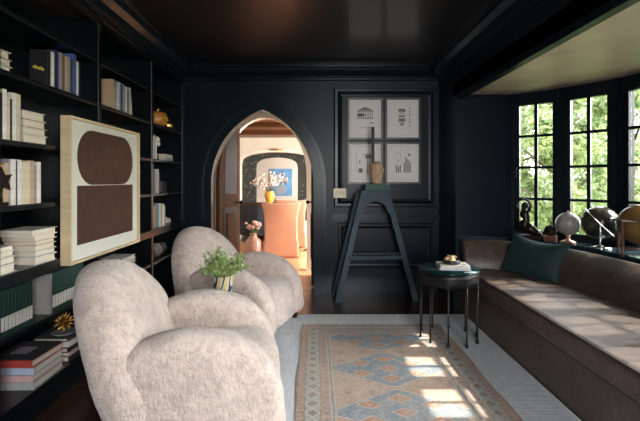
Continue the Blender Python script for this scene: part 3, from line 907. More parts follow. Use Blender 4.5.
MB().box(-RHW + .008, RHW - .008, -RL / 2 + .006, RL / 2 - .006, .0004, .0042).build('backing', OUT, irug)
m_ = MB(); fr_ = random.Random(3)
for k in range(120):
    xx = -RHW + .01 + (2 * RHW - .02) * k / 119
    m_.box(xx - .0025, xx + .0025, RL / 2 - .004, RL / 2 + fr_.uniform(.012, .026), .001, .003)
m_.build('fringe', mat('cotton_fringe', (.42, .38, .32), .9), irug)

CH_Z = .0055
armchair('cream shearling armchair nearest the camera, in front of the gold burst shelf', (-.655, 2.32, CH_Z), math.radians(9))
armchair('cream shearling armchair farther back, behind the potted plant', (-.66, 3.76, CH_Z), math.radians(-17))

# ------------------------------------------------------------------ plant on a small table between the chairs
PT = (-.655, 2.985)
tb = thing('side_table', 'small round dark table between the two armchairs under the potted plant', 'side table', (*PT, CH_Z))
MB().lathe([(.001, .44), (.15, .44), (.155, .45), (.15, .46), (.001, .46)], seg=28).build('table_top', WOODD, tb)
MB().lathe([(.03, .02), (.018, .06), (.014, .24), (.02, .40), (.04, .44)], seg=14).build('pedestal', WOODD, tb)
MB().lathe([(.001, 0), (.13, 0), (.13, .012), (.04, .03), (.001, .03)], seg=24).build('base', WOODD, tb)
POTM, nt, b, oc = newmat('painted_majolica')
wv = nt.nodes.new('ShaderNodeTexWave'); wv.inputs['Scale'].default_value = 5; wv.inputs['Distortion'].default_value = 14; wv.inputs['Detail'].default_value = 1; wv.inputs['Detail Scale'].default_value = .9
nt.links.new(oc, wv.inputs['Vector'])
wf = NX(nt, wv.outputs['Fac'])
c_ = nmix(nt, wf.gt(.62), (.66, .60, .46), (.62, .50, .20)); c_ = nmix(nt, wf.lt(.16), c_, (.05, .08, .13))
nt.links.new(c_, b.inputs['Base Color']); b.inputs['Roughness'].default_value = .25
pl = thing('potted_plant', 'small leafy green plant in a painted pot between the armchairs', 'plant', (*PT, CH_Z + .46))
MB().lathe([(.001, 0), (.058, 0), (.062, .02), (.07, .12), (.076, .15), (.08, .155), (.076, .16), (.068, .155), (.06, .12), (.001, .12)], seg=28).build('pot', POTM, pl)
LEAF = mat('fresh_green_leaf', (.20, .30, .09), .5, 0, (.40, .50, .20), 30)
LEAF.node_tree.nodes['Principled BSDF'].inputs['Subsurface Weight'].default_value = 0.0
lf = MB(); sm = MB(); rp = random.Random(8)
def leafquad(mb, p, dirv, L, W, rnd):
    dirv = dirv.normalized(); side = dirv.cross(Vector((rnd.uniform(-1, 1), rnd.uniform(-1, 1), rnd.uniform(-.2, 1)))).normalized()
    up = side.cross(dirv)
    a = p; m1 = p + dirv * L * .5; e = p + dirv * L - up * L * .12
    mb._add([tuple(a), tuple(m1 + side * W / 2 + up * W * .12), tuple(e), tuple(m1 - side * W / 2 + up * W * .12), tuple(m1)], [(0, 1, 4), (1, 2, 4), (2, 3, 4), (3, 0, 4)], None, True)
for k in range(72):
    a = rp.uniform(0, 2 * PI); sp_ = rp.random() ** .6
    L = rp.uniform(.12, .235) * (1.08 - .25 * sp_)
    d0 = Vector((math.cos(a) * sp_ * .8, math.sin(a) * sp_ * .8, .9)).normalized()
    p = Vector((math.cos(a) * .03 * sp_, math.sin(a) * .03 * sp_, .12)); pts = [p.copy()]
    nseg = 7
    for i in range(nseg):
        d0 = (d0 + Vector((rp.uniform(-.15, .15), rp.uniform(-.15, .15), -.06 * sp_))).normalized()
        p = p + d0 * L / nseg; pts.append(p.copy())
        if i > 0:
            for q in range(4):
                dd = d0 * .6 + Vector((rp.uniform(-1, 1), rp.uniform(-1, 1), rp.uniform(-.4, .8)))
                leafquad(lf, p + Vector((rp.uniform(-.006, .006),) * 3), dd, rp.uniform(.022, .040), rp.uniform(.011, .018), rp)
    sm.tube(pts, .0016, 4)
lf.build('foliage', LEAF, pl, fix=False); sm.build('stems', mat('green_stem', (.12, .18, .06), .6), pl)

# ------------------------------------------------------------------ black drum table with many thin legs
TC = (1.10, 3.46); TR = .235
tb = thing('drum_table', 'round black iron table with scalloped drum and thin legs beside the banquette', 'table', (*TC, .005))
NL = 10
def apron(u, w):
    a = u * 2 * PI
    s_ = abs(math.sin(a * NL / 2)) ** .6
    zl = .425 + .032 * s_
    z = zl + (.560 - zl) * w
    return (TR * math.cos(a), TR * math.sin(a), z)
m_ = MB(); m_.grid(apron, 120, 3); ap_ = m_.build('apron', BLACKM, tb)
md = ap_.modifiers.new('s', 'SOLIDIFY'); md.thickness = .008; md.offset = -1
for k in range(NL):
    a = 2 * PI * k / NL + .0
    x_, y_ = (TR - .004) * math.cos(a), (TR - .004) * math.sin(a)
    MB().lathe([(.001, 0), (.0115, 0), (.0115, .012), (.0075, .03), (.0065, .06), (.0065, .46), (.001, .46)], (x_, y_, 0), 10).build('leg', BLACKM, tb)
MB().lathe([(.001, .548), (TR - .009, .548), (TR - .009, .556), (.001, .556)], seg=48).build('tray', mat('black_tray', (.008, .012, .018), .12), tb)
TG, nt, b, oc = newmat('teal_edge_glass')
b.inputs['Base Color'].default_value = (.006, .05, .052, 1); b.inputs['Roughness'].default_value = .05; b.inputs['Transmission Weight'].default_value = .55; b.inputs['IOR'].default_value = 1.45
MB().lathe([(.001, .560), (TR + .008, .560), (TR + .011, .565), (TR + .008, .572), (.001, .572)], seg=64).build('glass_top', TG, tb)
zt = .005 + .5725
b1 = book('slate blue flat book under the white one on the black table', 'books on the black table', 'pale blue', (TC[0] + .03, TC[1] - .02, zt), .018, .25, .19, True, math.radians(82))
b2 = book('white flat book under the bowl on the black table', 'books on the black table', 'white', (TC[0] + .03, TC[1] - .02, zt + .0184), .018, .235, .18, True, math.radians(84))
ash = tag(MB().lathe([(.001, 0), (.062, 0), (.070, .012), (.066, .030), (.058, .030), (.05, .014), (.001, .012)], seg=28).build('shallow_bowl', mat('black_ceramic', (.012, .012, .013), .3), None), 'shallow black bowl on the books on the round table', 'bowl')
ash.location = (TC[0] + .02, TC[1] - .01, zt + .0368)
m_ = MB(); rc = random.Random(9)
for k in range(22):
    a = rc.uniform(0, 2 * PI); r_ = rc.uniform(.0, .06)
    m_.ball((1.15 * r_ * math.cos(a), r_ * .8 * math.sin(a), .022 + rc.uniform(-.003, .022) + (.06 - r_) * .15), rc.uniform(.012, .02), 7, 5, sc=(1.2, 1, .8))
m_.ball((0, 0, .016), .036, 12, 8, sc=(1, 1, .7))
cr = m_.build('shell_cluster', mat('gilded_shell', (.62, .46, .26), .4, .35, (.42, .27, .12), 40, .5, 60), None)
for v in cr.data.vertices: v.co += Vector(noise.noise_vector(v.co * 60)) * .006
tag(cr, 'lumpy gilded shell cluster resting in the black bowl', 'ornament'); cr.location = (TC[0] + .02, TC[1] - .01, zt + .0368 + .010)

# ------------------------------------------------------------------ banquette in the bay
LEATH, nt, b, oc = newmat('worn_brown_leather')
f1 = ramp(nt, nnoise(nt, oc, 5, 5, .65), .35, .68)
cl_ = nmix(nt, f1, (.050, .034, .025), (.110, .080, .061))
nt.links.new(cl_, b.inputs['Base Color']); b.inputs['Roughness'].default_value = .46; b.inputs['Specular IOR Level'].default_value = .65
bn = nt.nodes.new('ShaderNodeBump'); bn.inputs['Strength'].default_value = .35; bn.inputs['Distance'].default_value = .012
nt.links.new((nnoise(nt, mapped(nt, oc, (3, 9, 3)), 4, 4, .6, .6) + nnoise(nt, oc, 70, 3, .6) * .15).k, bn.inputs['Height']); nt.links.new(bn.outputs[0], b.inputs['Normal'])
BP = smoothpoly([(1.435, 3.975), (1.62, 3.94), (1.82, 3.80), (1.97, 3.52), (2.035, 3.1), (2.05, 2.5), (2.05, 1.6), (2.05, .48)], 8, False)
def pnorm(P_, i):
    a = P_[max(0, i - 1)]; c = P_[min(len(P_) - 1, i + 1)]
    tx, ty = c[0] - a[0], c[1] - a[1]; L = math.hypot(tx, ty)
    return (-ty / L, tx / L)          # outward (towards the window)
def off(i, n): nx, ny = pnorm(BP, i); return (BP[i][0] + nx * n, min(BP[i][1] + ny * n, YE - .004))
bq = thing('banquette', 'long brown leather banquette built into the window bay', 'banquette', (1.75, 2.3, 0))
SF = 1.415
def xback(Y):
    for (x0, y0), (x1, y1) in zip(BP[:-1], BP[1:]):
        if y1 <= Y <= y0: return x0 + (x1 - x0) * (y0 - Y) / (y0 - y1 + 1e-9)
    return BP[0][0] if Y > BP[0][1] else BP[-1][0]
YS0, YS1 = .47, 4.262
def seat_z(x_, y_):
    wr = noise.noise(Vector((x_ * 2.2 + .4 * math.sin(y_ * 3), y_ * 9, 3.1)))
    wr2 = noise.noise(Vector((x_ * 1.5, y_ * 24 + x_ * 6, 7.7)))
    cr_ = noise.noise(Vector((x_ * 1.2 + .3 * math.sin(y_ * 5), y_ * 6.5 + x_ * 1.5, 1.7)))
    return .455 + .012 * wr + .006 * wr2 - .022 * max(0, .12 - abs(cr_)) / .12 * .7
def seat_ring(k, n=170):
    y_ = YS1 + (YS0 - YS1) * k / n
    xb = max(xback(y_), SF + .03) + .10
    pts = [(xb, .30), (SF + .04, .30)]
    for q in range(7):                                   # rolled front edge
        a = -PI / 2 - PI / 2 * q / 6
        pts.append((SF + .03 + .03 * math.cos(a), .335 + .03 * math.sin(a)))
    for q in range(7):
        a = PI - PI / 2 * q / 6
        pts.append((SF + .045 + .045 * math.cos(a), .41 + .045 * math.sin(a)))
    res = [(p[0], y_, p[1]) for p in pts[:-1]]
    for q in range(15):
        x_ = SF + .045 + (xb - SF - .045) * q / 14
        e = min(1, q / 3)
        res.append((x_, y_, .455 + (seat_z(x_, y_) - .455) * e + .012 * math.sin(PI * q / 14)))
    return res
path = list(range(171))
wpart(MB().sweep(path, lambda i: seat_ring(i), smooth=True), 'seat_cushion', LEATH, bq)
m_ = MB(); m_.tube([(SF + .012, YS1 - .01 + (YS0 - YS1 + .02) * k / 60, .447 + .003 * noise.noise(Vector((0, k * .5, 0)))) for k in range(61)], .0075, 7)
m_.tube([(SF + .008, YS1 - .01 + (YS0 - YS1 + .02) * k / 60, .318) for k in range(61)], .007, 7)
wpart(m_, 'piping', mat('dark_leather_piping', (.022, .015, .011), .4), bq)
wpart(MB().box(SF + .03, SF + .34, YS0, YS1, .0, .30), 'base', LEATH, bq)
CS = [(.02, .40), (.012, .47), (.035, .55), (.09, .635), (.15, .685), (.20, .708), (.245, .708), (.275, .69), (.285, .66), (.285, .02), (.22, .02)]
def back_ring(i):
    nx, ny = pnorm(BP, i); res = []
    for n_, z_ in CS:
        jig = .007 * noise.noise(Vector((BP[i][0] * 4, BP[i][1] * 5, z_ * 4)))
        n_ = n_ + jig
        res.append((BP[i][0] + nx * n_, min(BP[i][1] + ny * n_, YE - .006), z_))
    return res
bk = MB().sweep(BP, back_ring, smooth=True)
wpart(bk, 'backrest', LEATH, bq)
# ledge behind the banquette
ledge = [off(i, .292) for i in range(len(BP))]
arc = BAYP_PTS[::-1]
ledge_poly = ledge + arc
LEDP = paint('ledge_gloss_paint', (.016, .032, .042), .14)
struct('trim_ledge', MB().prism(ledge_poly, .69, .735, 'z'), LEDP)
struct('trim_ledge_front', MB().sweep(ledge, lambda i: [(ledge[i][0], ledge[i][1], 0), (ledge[i][0], ledge[i][1], .69), (off(i, .306)[0], off(i, .306)[1], .69), (off(i, .306)[0], off(i, .306)[1], 0)]), TRIMP)

# teal cushion
TEAL, nt, b, oc = newmat('teal_velvet')
sep = nt.nodes.new('ShaderNodeSeparateXYZ'); nt.links.new(oc, sep.inputs[0])
rb = ((NX(nt, sep.outputs[2]) * 330.0 + NX(nt, sep.outputs[1]) * 120.0).sin() * .5 + .5)
nt.links.new(nmix(nt, rb, (.002, .012, .015), (.005, .030, .035)), b.inputs['Base Color']); b.inputs['Roughness'].default_value = .7
b.inputs['Sheen Weight'].default_value = .12; b.inputs['Sheen Tint'].default_value = (.3, .8, .8, 1)
bn = nt.nodes.new('ShaderNodeBump'); bn.inputs['Strength'].default_value = .5; bn.inputs['Distance'].default_value = .004
nt.links.new(rb.k, bn.inputs['Height']); nt.links.new(bn.outputs[0], b.inputs['Normal'])
def pillow(u, v):
    a = (u - .5) * 2; c = (v - .5) * 2
    return a, c
m_ = MB()
CW, CH, CT = .27, .178, .075
for sg in (-1, 1):
    def fn(u, v):
        a = (u - .5) * 2; c = (v - .5) * 2
        th = (max(0, 1 - abs(a) ** 2.2) * max(0, 1 - abs(c) ** 2.2)) ** .55
        pin = 1 - .08 * (1 - a * a) ; pin2 = 1 - .09 * (1 - c * c)
        return (sg * CT * th + .002 * sg, a * CW * pin2, CH + c * CH * pin + (.02 * (c + 1) * (a * a - .5)))
    m_.grid(fn, 28, 24)
cush = thing('cushion', 'dark teal velvet cushion leaning on the banquette back', 'cushion', (1.835, 3.64, .462))
pc = m_.build('cover', TEAL, cush)
bpath = []
for q in range(96):
    s_ = q / 96 * 4; k = int(s_); t_ = s_ - k
    a, c = [(-1 + 2 * t_, -1), (1, -1 + 2 * t_), (1 - 2 * t_, 1), (-1, 1 - 2 * t_)][k]
    bpath.append((0, a * CW * (1 - .09 * (1 - c * c)), CH + c * CH * (1 - .08 * (1 - a * a)) + (.02 * (c + 1) * (a * a - .5))))
MB().tube(bpath, .005, 6, closed=True).build('piping', TEAL, pc)
cush.rotation_euler = (math.radians(5), math.radians(24), math.radians(30))

# ------------------------------------------------------------------ things on the ledge
LZ = .7352
gs = thing('bronze_figure', 'small dark bronze figure with raised looped arms at the left end of the ledge', 'statue', (2.055, 4.03, LZ), math.radians(-117)); gs.scale = (1.1, 1.1, 1.12)
MB().box(-.06, .06, -.09, .11, 0, .035, bev=.006).build('base', WOODD, gs)
m_ = MB()
m_.tube([(0, .10, .045), (0, .06, .055), (0, .02, .075), (0, -.03, .11)], [.012, .028, .042, .048], 12)     # kneeling legs
m_.tube([(0, -.035, .075), (0, -.035, .14), (0, -.02, .165), (0, -.035, .21), (0, -.045, .24)], [.05, .045, .028, .042, .03], 12)
m_.ball((0, -.03, .285), .026, 12, 9, sc=(.9, 1, 1.2))
m_.tube([(0, -.045, .225), (0, -.045, .30)], [.02, .014], 8)
m_.tube([(.01, -.085, .235), (.012, -.10, .28), (.012, -.085, .325), (.01, -.045, .345), (.01, -.005, .325), (.01, .012, .285), (.01, -.005, .235)], [.016, .013, .012, .011, .012, .013, .016], 8)
m_.tube([(0, .03, .10), (.02, .07, .05), (.02, .10, .04)], [.02, .018, .012], 8)
m_.build('figure', BRONZE, gs)
sb_ = thing('woven_ball', 'dark woven ball on a small reddish wooden box on the ledge', 'ornament', (2.17, 3.87, LZ), math.radians(-35))
MB().box(-.05, .05, -.05, .05, 0, .055, bev=.004).build('box', mat('reddish_wood', (.16, .060, .032), .4), sb_)['label'] = 'reddish wooden box'
m_ = MB(); m_.ball((0, 0, .095), .048, 18, 12)
for k in range(14):
    ax_ = Vector((math.sin(k * 2.4), math.cos(k * 2.4), math.sin(k * 1.3))).normalized(); o1 = ax_.orthogonal().normalized(); o2 = ax_.cross(o1)
    m_.tube([Vector((0, 0, .095)) + (o1 * math.cos(2 * PI * q / 20) + o2 * math.sin(2 * PI * q / 20)) * .05 for q in range(20)], .0055, 5, closed=True)
m_.build('ball', BRONZE, sb_)


def globe_mat(name, sea, land, sc=9, rough=.3):
    m, nt, b, oc = newmat(name)
    f = ramp(nt, nnoise(nt, oc, sc, 5, .6), .50, .54)
    g_ = nnoise(nt, oc, sc * 4, 3, .6)
    nt.links.new(nmix(nt, g_ * .3, nmix(nt, f, sea, land), tuple(v * .5 for v in sea)), b.inputs['Base Color']); b.inputs['Roughness'].default_value = rough
    return m
# small pale globe
G1 = thing('globe', 'small pale grey globe on a copper stand on the ledge', 'globe', (2.265, 3.76, LZ), math.radians(-30))
MB().lathe([(.001, 0), (.062, 0), (.064, .01), (.045, .022), (.016, .03), (.013, .055), (.018, .075), (.001, .075)], seg=24).build('base', mat('copper_pink', (.52, .26, .18), .3, .7), G1)
MB().ball((0, 0, .175), .101, 32, 20).build('ball', globe_mat('pale_globe_paper', (.40, .40, .40), (.26, .26, .26)), G1)
Ag = math.radians(20)
m_ = MB()
m_.tube([(0, .107 * math.sin(t), .175 - .107 * math.cos(t)) for t in [(-.1 + 3.5 * q / 24) for q in range(25)]], .005, 6)
m_.ball((0, -.035, .285), .009, 8, 6); m_.build('meridian', mat('copper_pink', (0, 0, 0)), G1)
# dark globe with chrome meridian
G2 = thing('globe', 'dark globe in a tilted chrome ring between the pale and ochre globes', 'globe', (2.40, 3.535, LZ), 0)
fx, fy = -.56, -.83                                    # towards the room
MB().lathe([(.001, 0), (.082, 0), (.084, .008), (.03, .018), (.016, .024), (.001, .024)], (fx * .07, fy * .07, 0), 28).build('base', CHROME, G2)
MB().ball((0, 0, .205), .140, 36, 22).build('ball', globe_mat('dark_globe_paper', (.018, .021, .020), (.060, .055, .036), 7, .2), G2)
tv = Vector((.60, -.40, -.78)).normalized(); fv = Vector((fx, fy, 0)); fv = (fv - tv * fv.dot(tv)).normalized()
MB().tube([Vector((0, 0, .205)) + (tv * math.cos(PI * q / 28) + fv * math.sin(PI * q / 28)) * .150 for q in range(29)], .0065, 6).build('meridian', CHROME, G2)
m_ = MB(); m_.lathe([(.001, .015), (.012, .018), (.007, .035), (.011, .05), (.006, .07), (.009, .10), (.006, .12), (.010, .15), (.006, .17), (.008, .205), (.001, .207)], (fx * .152, fy * .152, 0), 10)
m_.tube([(fx * .07, fy * .07, .018), (fx * .152, fy * .152, .02)], .008, 6)
m_.build('chrome_arm', CHROME, G2)
# ochre globe in a cradle
G3 = thing('globe', 'ochre globe in a wooden cradle with a flat ring at the right edge', 'globe', (2.415, 3.12, LZ), math.radians(-50))
HZ_ = .262
MB().ball((0, 0, .235), .147, 36, 22).build('ball', globe_mat('ochre_globe_paper', (.24, .14, .045), (.14, .075, .025), 6, .25), G3)
m_ = MB(); m_.sweep(list(range(48)), lambda i: [((r_) * math.cos(2 * PI * i / 48), r_ * math.sin(2 * PI * i / 48), z_) for r_, z_ in ((.156, HZ_), (.184, HZ_), (.184, HZ_ + .012), (.156, HZ_ + .012))], closed=True)
m_.build('horizon_ring', CHROME, G3)['label'] = 'flat pale metal ring'
REDW = mat('mahogany', (.10, .032, .018), .3)
for k in range(4):
    a = PI / 4 + k * PI / 2 + .35
    MB().lathe([(.009, 0), (.013, .01), (.008, .03), (.012, .09), (.014, .14), (.010, .19), (.014, .24), (.012, HZ_)], (.17 * math.cos(a), .17 * math.sin(a), 0), 10).build('leg', REDW, G3)
m_ = MB()
for k in range(2):
    a = PI / 4 + k * PI / 2 + .35
    m_.tube([(.17 * math.cos(a), .17 * math.sin(a), .05), (-.17 * math.cos(a), -.17 * math.sin(a), .05)], .008, 6)
m_.tube([(0, 0, .05), (0, 0, .09)], .012, 8)
m_.build('stretcher', REDW, G3)

# ------------------------------------------------------------------ framed prints on the back wall
PAPER = mat('print_paper', (.86, .83, .81), .8); INK = mat('print_ink', (.20, .20, .205), .8); PFR = mat('print_frame', (.035, .033, .032), .35)
PRW, PRH = .405, .480
def print_frame(label, cx_, zc, draw):
    t = thing('framed_print', label, 'picture', (cx_, YB - .0005, zc), 0, 'framed architectural prints')
    m_ = MB(); w, h, bw = PRW, PRH, .022
    for a in ((-w / 2, -w / 2 + bw, -h / 2, h / 2), (w / 2 - bw, w / 2, -h / 2, h / 2), (-w / 2 + bw, w / 2 - bw, -h / 2, -h / 2 + bw), (-w / 2 + bw, w / 2 - bw, h / 2 - bw, h / 2)):
        m_.box(a[0], a[1], -.028, 0, a[2], a[3])
    m_.build('frame', PFR, t)
    MB().box(-w / 2 + bw, w / 2 - bw, -.014, -.001, -h / 2 + bw, h / 2 - bw).build('sheet', PAPER, t)
    m_ = MB()
    def L(x0, x1, z0, z1): m_.box(x0, x1, -.0150, -.0142, z0, z1)
    for e in (-.155, .1535): L(e, e + .0015, -.19, .19)
    for e in (-.19, .1885): L(-.155, .155, e, e + .0015)
    draw(L, m_); m_.build('drawing', INK, t.children[1])
def temple(L, m_):
    m_.prism([(-.09, .10), (.09, .10), (0, .135)], -.015, -.0142, 'y'); L(-.09, .09, .085, .096)
    for k in range(9): L(-.085 + k * .0205, -.078 + k * .0205, .01, .085)
    L(-.1, .1, 0, .008); L(-.09, -.01, .03, .06)
    for k in range(5): L(-.05 + k * .025, -.035 + k * .025, -.10, -.094)
    L(.05, .1, -.05, -.04)
def plans(L, m_):
    for z in (.08, -.03):
        L(-.05, .03, z, z + .035); L(-.04, .02, z - .02, z - .01)
    L(-.045, .025, .02, .04); L(-.03, .01, -.075, -.055)
    for k in range(6): L(.07, .09 - (k % 2) * .01, .12 - k * .04, .13 - k * .04)
    L(.078, .081, -.1, .13)
def capital(L, m_):
    L(-.03, .10, .10, .107); L(.0, .08, .055, .095); L(.02, .03, -.12, .055); L(.05, .06, -.12, .055)
    L(-.1, -.097, -.1, .12); L(-.075, -.03, -.11, -.06); L(-.07, -.055, .0, .03)
def details(L, m_):
    m_.sweep(list(range(24)), lambda i: [(-.055 + r_ * .6 * math.cos(2 * PI * i / 24), y_, .075 + r_ * math.sin(2 * PI * i / 24)) for r_, y_ in ((.05, -.015), (.054, -.015), (.054, -.0142), (.05, -.0142))], closed=True)
    for k in range(3): L(-.08 + k * .022, -.066 + k * .022, -.11, -.02 - (k % 2) * .02)
    for k in range(5): L(.01 + k * .018, .022 + k * .018, -.11, .01 + .02 * ((k * 3) % 4)); 
    L(.06, .085, .08, .11)
S_ = YB / F
PXc = lambda px: (px - 315) * S_
PZc = lambda py: CAMZ - (py - 180) * S_
print_frame('framed print of a columned temple front, upper left of four', PXc(365.0), PZc(119.0), temple)
print_frame('framed print of small plan details, upper right of four', PXc(402.5), PZc(119.0), plans)
print_frame('framed print of a column and entablature, lower left behind the head', PXc(365.0), PZc(163.2), capital)
print_frame('framed print of an oval and building details, lower right of four', PXc(402.5), PZc(163.2), details)

sw = thing('switch_plate', 'cream wall switch plate between the arch and the ladder', 'switch', (PXc(339.5), YB - .001, PZc(193)))
MB().box(-.075, .075, -.054, 0, -.055, .055, bev=.003).build('plate', mat('cream_enamel', (.66, .58, .38), .35), sw)
for k in (-1, 0, 1): MB().box(k * .045 - .008, k * .045 + .008, -.062, -.053, -.02, .02, bev=.002).build('toggle', mat('ivory_toggle', (.55, .48, .32), .4), sw.children[0])

# ------------------------------------------------------------------ step ladder with the wooden head
LX, LY = .655, 4.60
ld = thing('step_ladder', 'slate blue A-frame step ladder standing against the panelled wall', 'ladder', (LX, LY, 0.0005), math.radians(5))
LH = 1.19
def fleg(s, z): return s * (.425 - (.425 - .125) * z / LH)
for s in (-1, 1):
    m_ = MB()
    xa, xb = fleg(s, 0), fleg(s, LH - .03)
    v = []
    for z, xc, yc in ((0, xa, -.10), (LH - .03, xb, -.015)):
        for dx, dy in ((-.03, -.013), (.03, -.013), (.03, .013), (-.03, .013)): v.append((xc + dx, yc + dy, z))
    m_._add(v, [(0, 1, 2, 3), (7, 6, 5, 4), (0, 4, 5, 1), (1, 5, 6, 2), (2, 6, 7, 3), (3, 7, 4, 0)])
    m_.build('front_leg', LADP, ld)
    m_ = MB(); v = []
    for z, xc, yc in ((0, s * .455 + .02, .17), (LH - .03, s * .15 - .035, .03)):
        for dx, dy in ((-.02, -.012), (.02, -.012), (.02, .012), (-.02, .012)): v.append((xc + dx, yc + dy, z))
    m_._add(v, [(0, 1, 2, 3), (7, 6, 5, 4), (0, 4, 5, 1), (1, 5, 6, 2), (2, 6, 7, 3), (3, 7, 4, 0)])
    m_.build('rear_leg', LADP, ld)
pts = [(-.15 - .06, .86)]      # arched apron at the top
out = [(fleg(-1, .92) - .03, .92), (-.155, LH - .03), (.155, LH - .03), (fleg(1, .92) + .03, .92)]
inn = [(fleg(1, .92) - .03, .92)] + [(.125 * math.cos(PI * k / 14), .96 + .105 * math.sin(PI * k / 14)) for k in range(15)] + [(fleg(-1, .92) + .03, .92)]
m_ = MB(); m_.prism(out + inn, -.045, -.012, 'y', Matrix.Translation((0, 0, 0))); m_.build('apron', LADP, ld)
MB().box(-.165, .165, -.075, .06, LH - .03, LH, bev=.006).build('top_step', LADP, ld)
MB().box(fleg(-1, .46), fleg(1, .46), -.085, -.055, .44, .485, bev=.004).build('rung', LADP, ld)
MB().box(-.335, .335, .085, .11, .462, .487, bev=.003).build('rear_rung', LADP, ld)
gbk = book('dark green book lying on the ladder under the wooden head', 'books on the ladder', 'bottle green', (LX + .02, LY - .01, LH + .001), .036, .275, .13, True, math.radians(-87))
m_ = MB()
for k in range(2): m_.box(.0652, .0668, -.07 + k * .11, -.05 + k * .12, .010, .026)
m_.build('spine_lettering', mat('gilt_print', (.55, .42, .16), .5), gbk.children[0])['label'] = 'gilt marks on spine'
gbk2 = book('dark green book on top of the other green ladder book', 'books on the ladder', 'bottle green', (LX + .02, LY - .01, LH + .0375), .030, .262, .125, True, math.radians(-88))
hd = thing('wooden_head', 'carved pale wooden head with a tall black rod on the ladder', 'sculpture', (LX + .018, LY - .01, LH + .068), math.radians(4)); hd.scale = (.76, .8, .97)
hv = []
m_ = MB()
rows = [(.0, .074, .062), (.02, .066, .060), (.035, .070, .072), (.06, .080, .088), (.11, .088, .097), (.15, .093, .104), (.19, .094, .105), (.215, .088, .098), (.238, .070, .078), (.252, .038, .042), (.256, .004, .004)]
seg = 32; fcs = []
for z, rx, ry in rows:
    for k in range(seg):
        a = 2 * PI * k / seg; x_, y_ = rx * math.cos(a), ry * math.sin(a)
        fr2 = max(0, -math.sin(a)) ** 8
        if .10 <= z <= .19:                                     # nose and brow
            y_ -= fr2 * {.11: .012, .15: .014, .19: .004}.get(z, 0)
            if z == .15 and .25 < abs(math.cos(a)) < .65 and math.sin(a) < 0: y_ += .012      # eye sockets
        hv.append((x_, y_, z))
for i in range(len(rows) - 1):
    for k in range(seg):
        k2 = (k + 1) % seg; fcs.append((i * seg + k, i * seg + k2, (i + 1) * seg + k2, (i + 1) * seg + k))
fcs.append(tuple(range(seg))[::-1]); fcs.append(tuple(range((len(rows) - 1) * seg, len(rows) * seg)))
m_._add(hv, fcs, None, True)
HEADW = mat('pale_carved_wood', (.60, .42, .28), .5, 0, (.44, .29, .18), 9, .2, 50, stretch=(4, 4, 1))
ho = m_.build('head', HEADW, hd); sd = ho.modifiers.new('s', 'SUBSURF'); sd.levels = 2; sd.render_levels = 2
FEAT = mat('shadowed_wood_carving', (.20, .115, .07), .5)
for s in (-1, 1):
    MB().ball((s * .033, -.100, .158), .009, 10, 6).build('eye', FEAT, ho)
    MB().tube([(s * .094, .0, .17), (s * .101, .008, .15), (s * .094, .0, .125)], [.008, .012, .006], 7).build('ear', HEADW, ho)
MB().tube([(-.022, -.098, .098), (0, -.103, .097), (.022, -.098, .098)], .004, 5).build('mouth', FEAT, ho)
MB().box(-.072, -.032, -.012, .026, .20, .64, bev=.003).build('rod', BLACKM, hd)

# ------------------------------------------------------------------ the hall's furniture
PEACH = mat('peach_linen', (.60, .30, .19), .85, 0, (.54, .26, .16), 5, .1, 40, sheen=.3)
def slip_chair(label, loc, rz):
    t = thing('slipcovered_chair', label, 'chair', loc, rz, 'peach dining chairs')
    # the back faces the camera (-y local)
    def prof(w):
        z = .0 + .9 * w
        hw = .275 + (.02 if w < .3 else 0) + (.055 * max(0, (w - .72) / .28) ** 1.6)
        return z, hw
    m_ = MB(); n = 18; rings = []
    for i in range(n + 1):
        z, hw = prof(i / n); lean = -.06 * (i / n) ** 1.5 ; wing = .09 * max(0, (i / n - .45))
        r_ = []
        for q in range(17):
            a = -1 + 2 * q / 16
            r_.append((a * hw, lean + wing * a * a, z))
        for q in range(17):
            a = 1 - 2 * q / 16
            r_.append((a * (hw - .02), lean + .075 + wing * a * a * .9, z))
        rings.append(r_)
    rings[-1] = [(x_, y_, z_ + .03 * (abs(x_) / .33) ** 2) for x_, y_, z_ in rings[-1]]
    m_.sweep(rings, lambda i: rings[i], smooth=True); m_.build('backrest', PEACH, t)
    MB().box(-.27, .27, .02, .50, .36, .48, bev=.03).build('seat', PEACH, t)
    m_ = MB(); m_.grid(lambda u, v: ([-.275, .275, .275, -.275, -.275][min(4, int(u * 4 + 1e-6))] * (1.03 - .03 * v), [.0, .0, .50, .50, .0][min(4, int(u * 4 + 1e-6))], .38 * v), 4, 2, smooth=False)
    so_ = m_.build('skirt', PEACH, t); mod = so_.modifiers.new('s', 'SOLIDIFY'); mod.thickness = .008
    return t
slip_chair('peach slipcovered dining chair nearer the arch, seen from behind', (-.565, 7.0, 0), math.radians(2))
slip_chair('peach slipcovered dining chair farther back, behind the first one', (-.46, 8.05, 0), math.radians(-6))
dt = thing('dining_table', 'dining table under a dark cloth with the yellow vase on it', 'table', (-1.15, 9.5, 0))
MB().lathe([(.001, .735), (.62, .735), (.625, .75), (.62, .76), (.001, .76)], seg=40).build('table_top', WOODB, dt)
MB().grid(lambda u, v: ((.63 + .03 * (1 - v) * (1 + math.sin(u * 2 * PI * 14))) * math.cos(u * 2 * PI), (.63 + .03 * (1 - v) * (1 + math.sin(u * 2 * PI * 14))) * math.sin(u * 2 * PI), .12 + .645 * v), 112, 6).build('tablecloth', mat('midnight_cloth', (.012, .014, .022), .8), dt)
MB().lathe([(.001, 0), (.25, 0), (.25, .03), (.05, .08), (.05, .735)], seg=20).build('pedestal', WOODB, dt)
vz = thing('yellow_vase', 'yellow urn holding white blossom branches on the dining table', 'vase', (-1.0, 9.25, .7655))
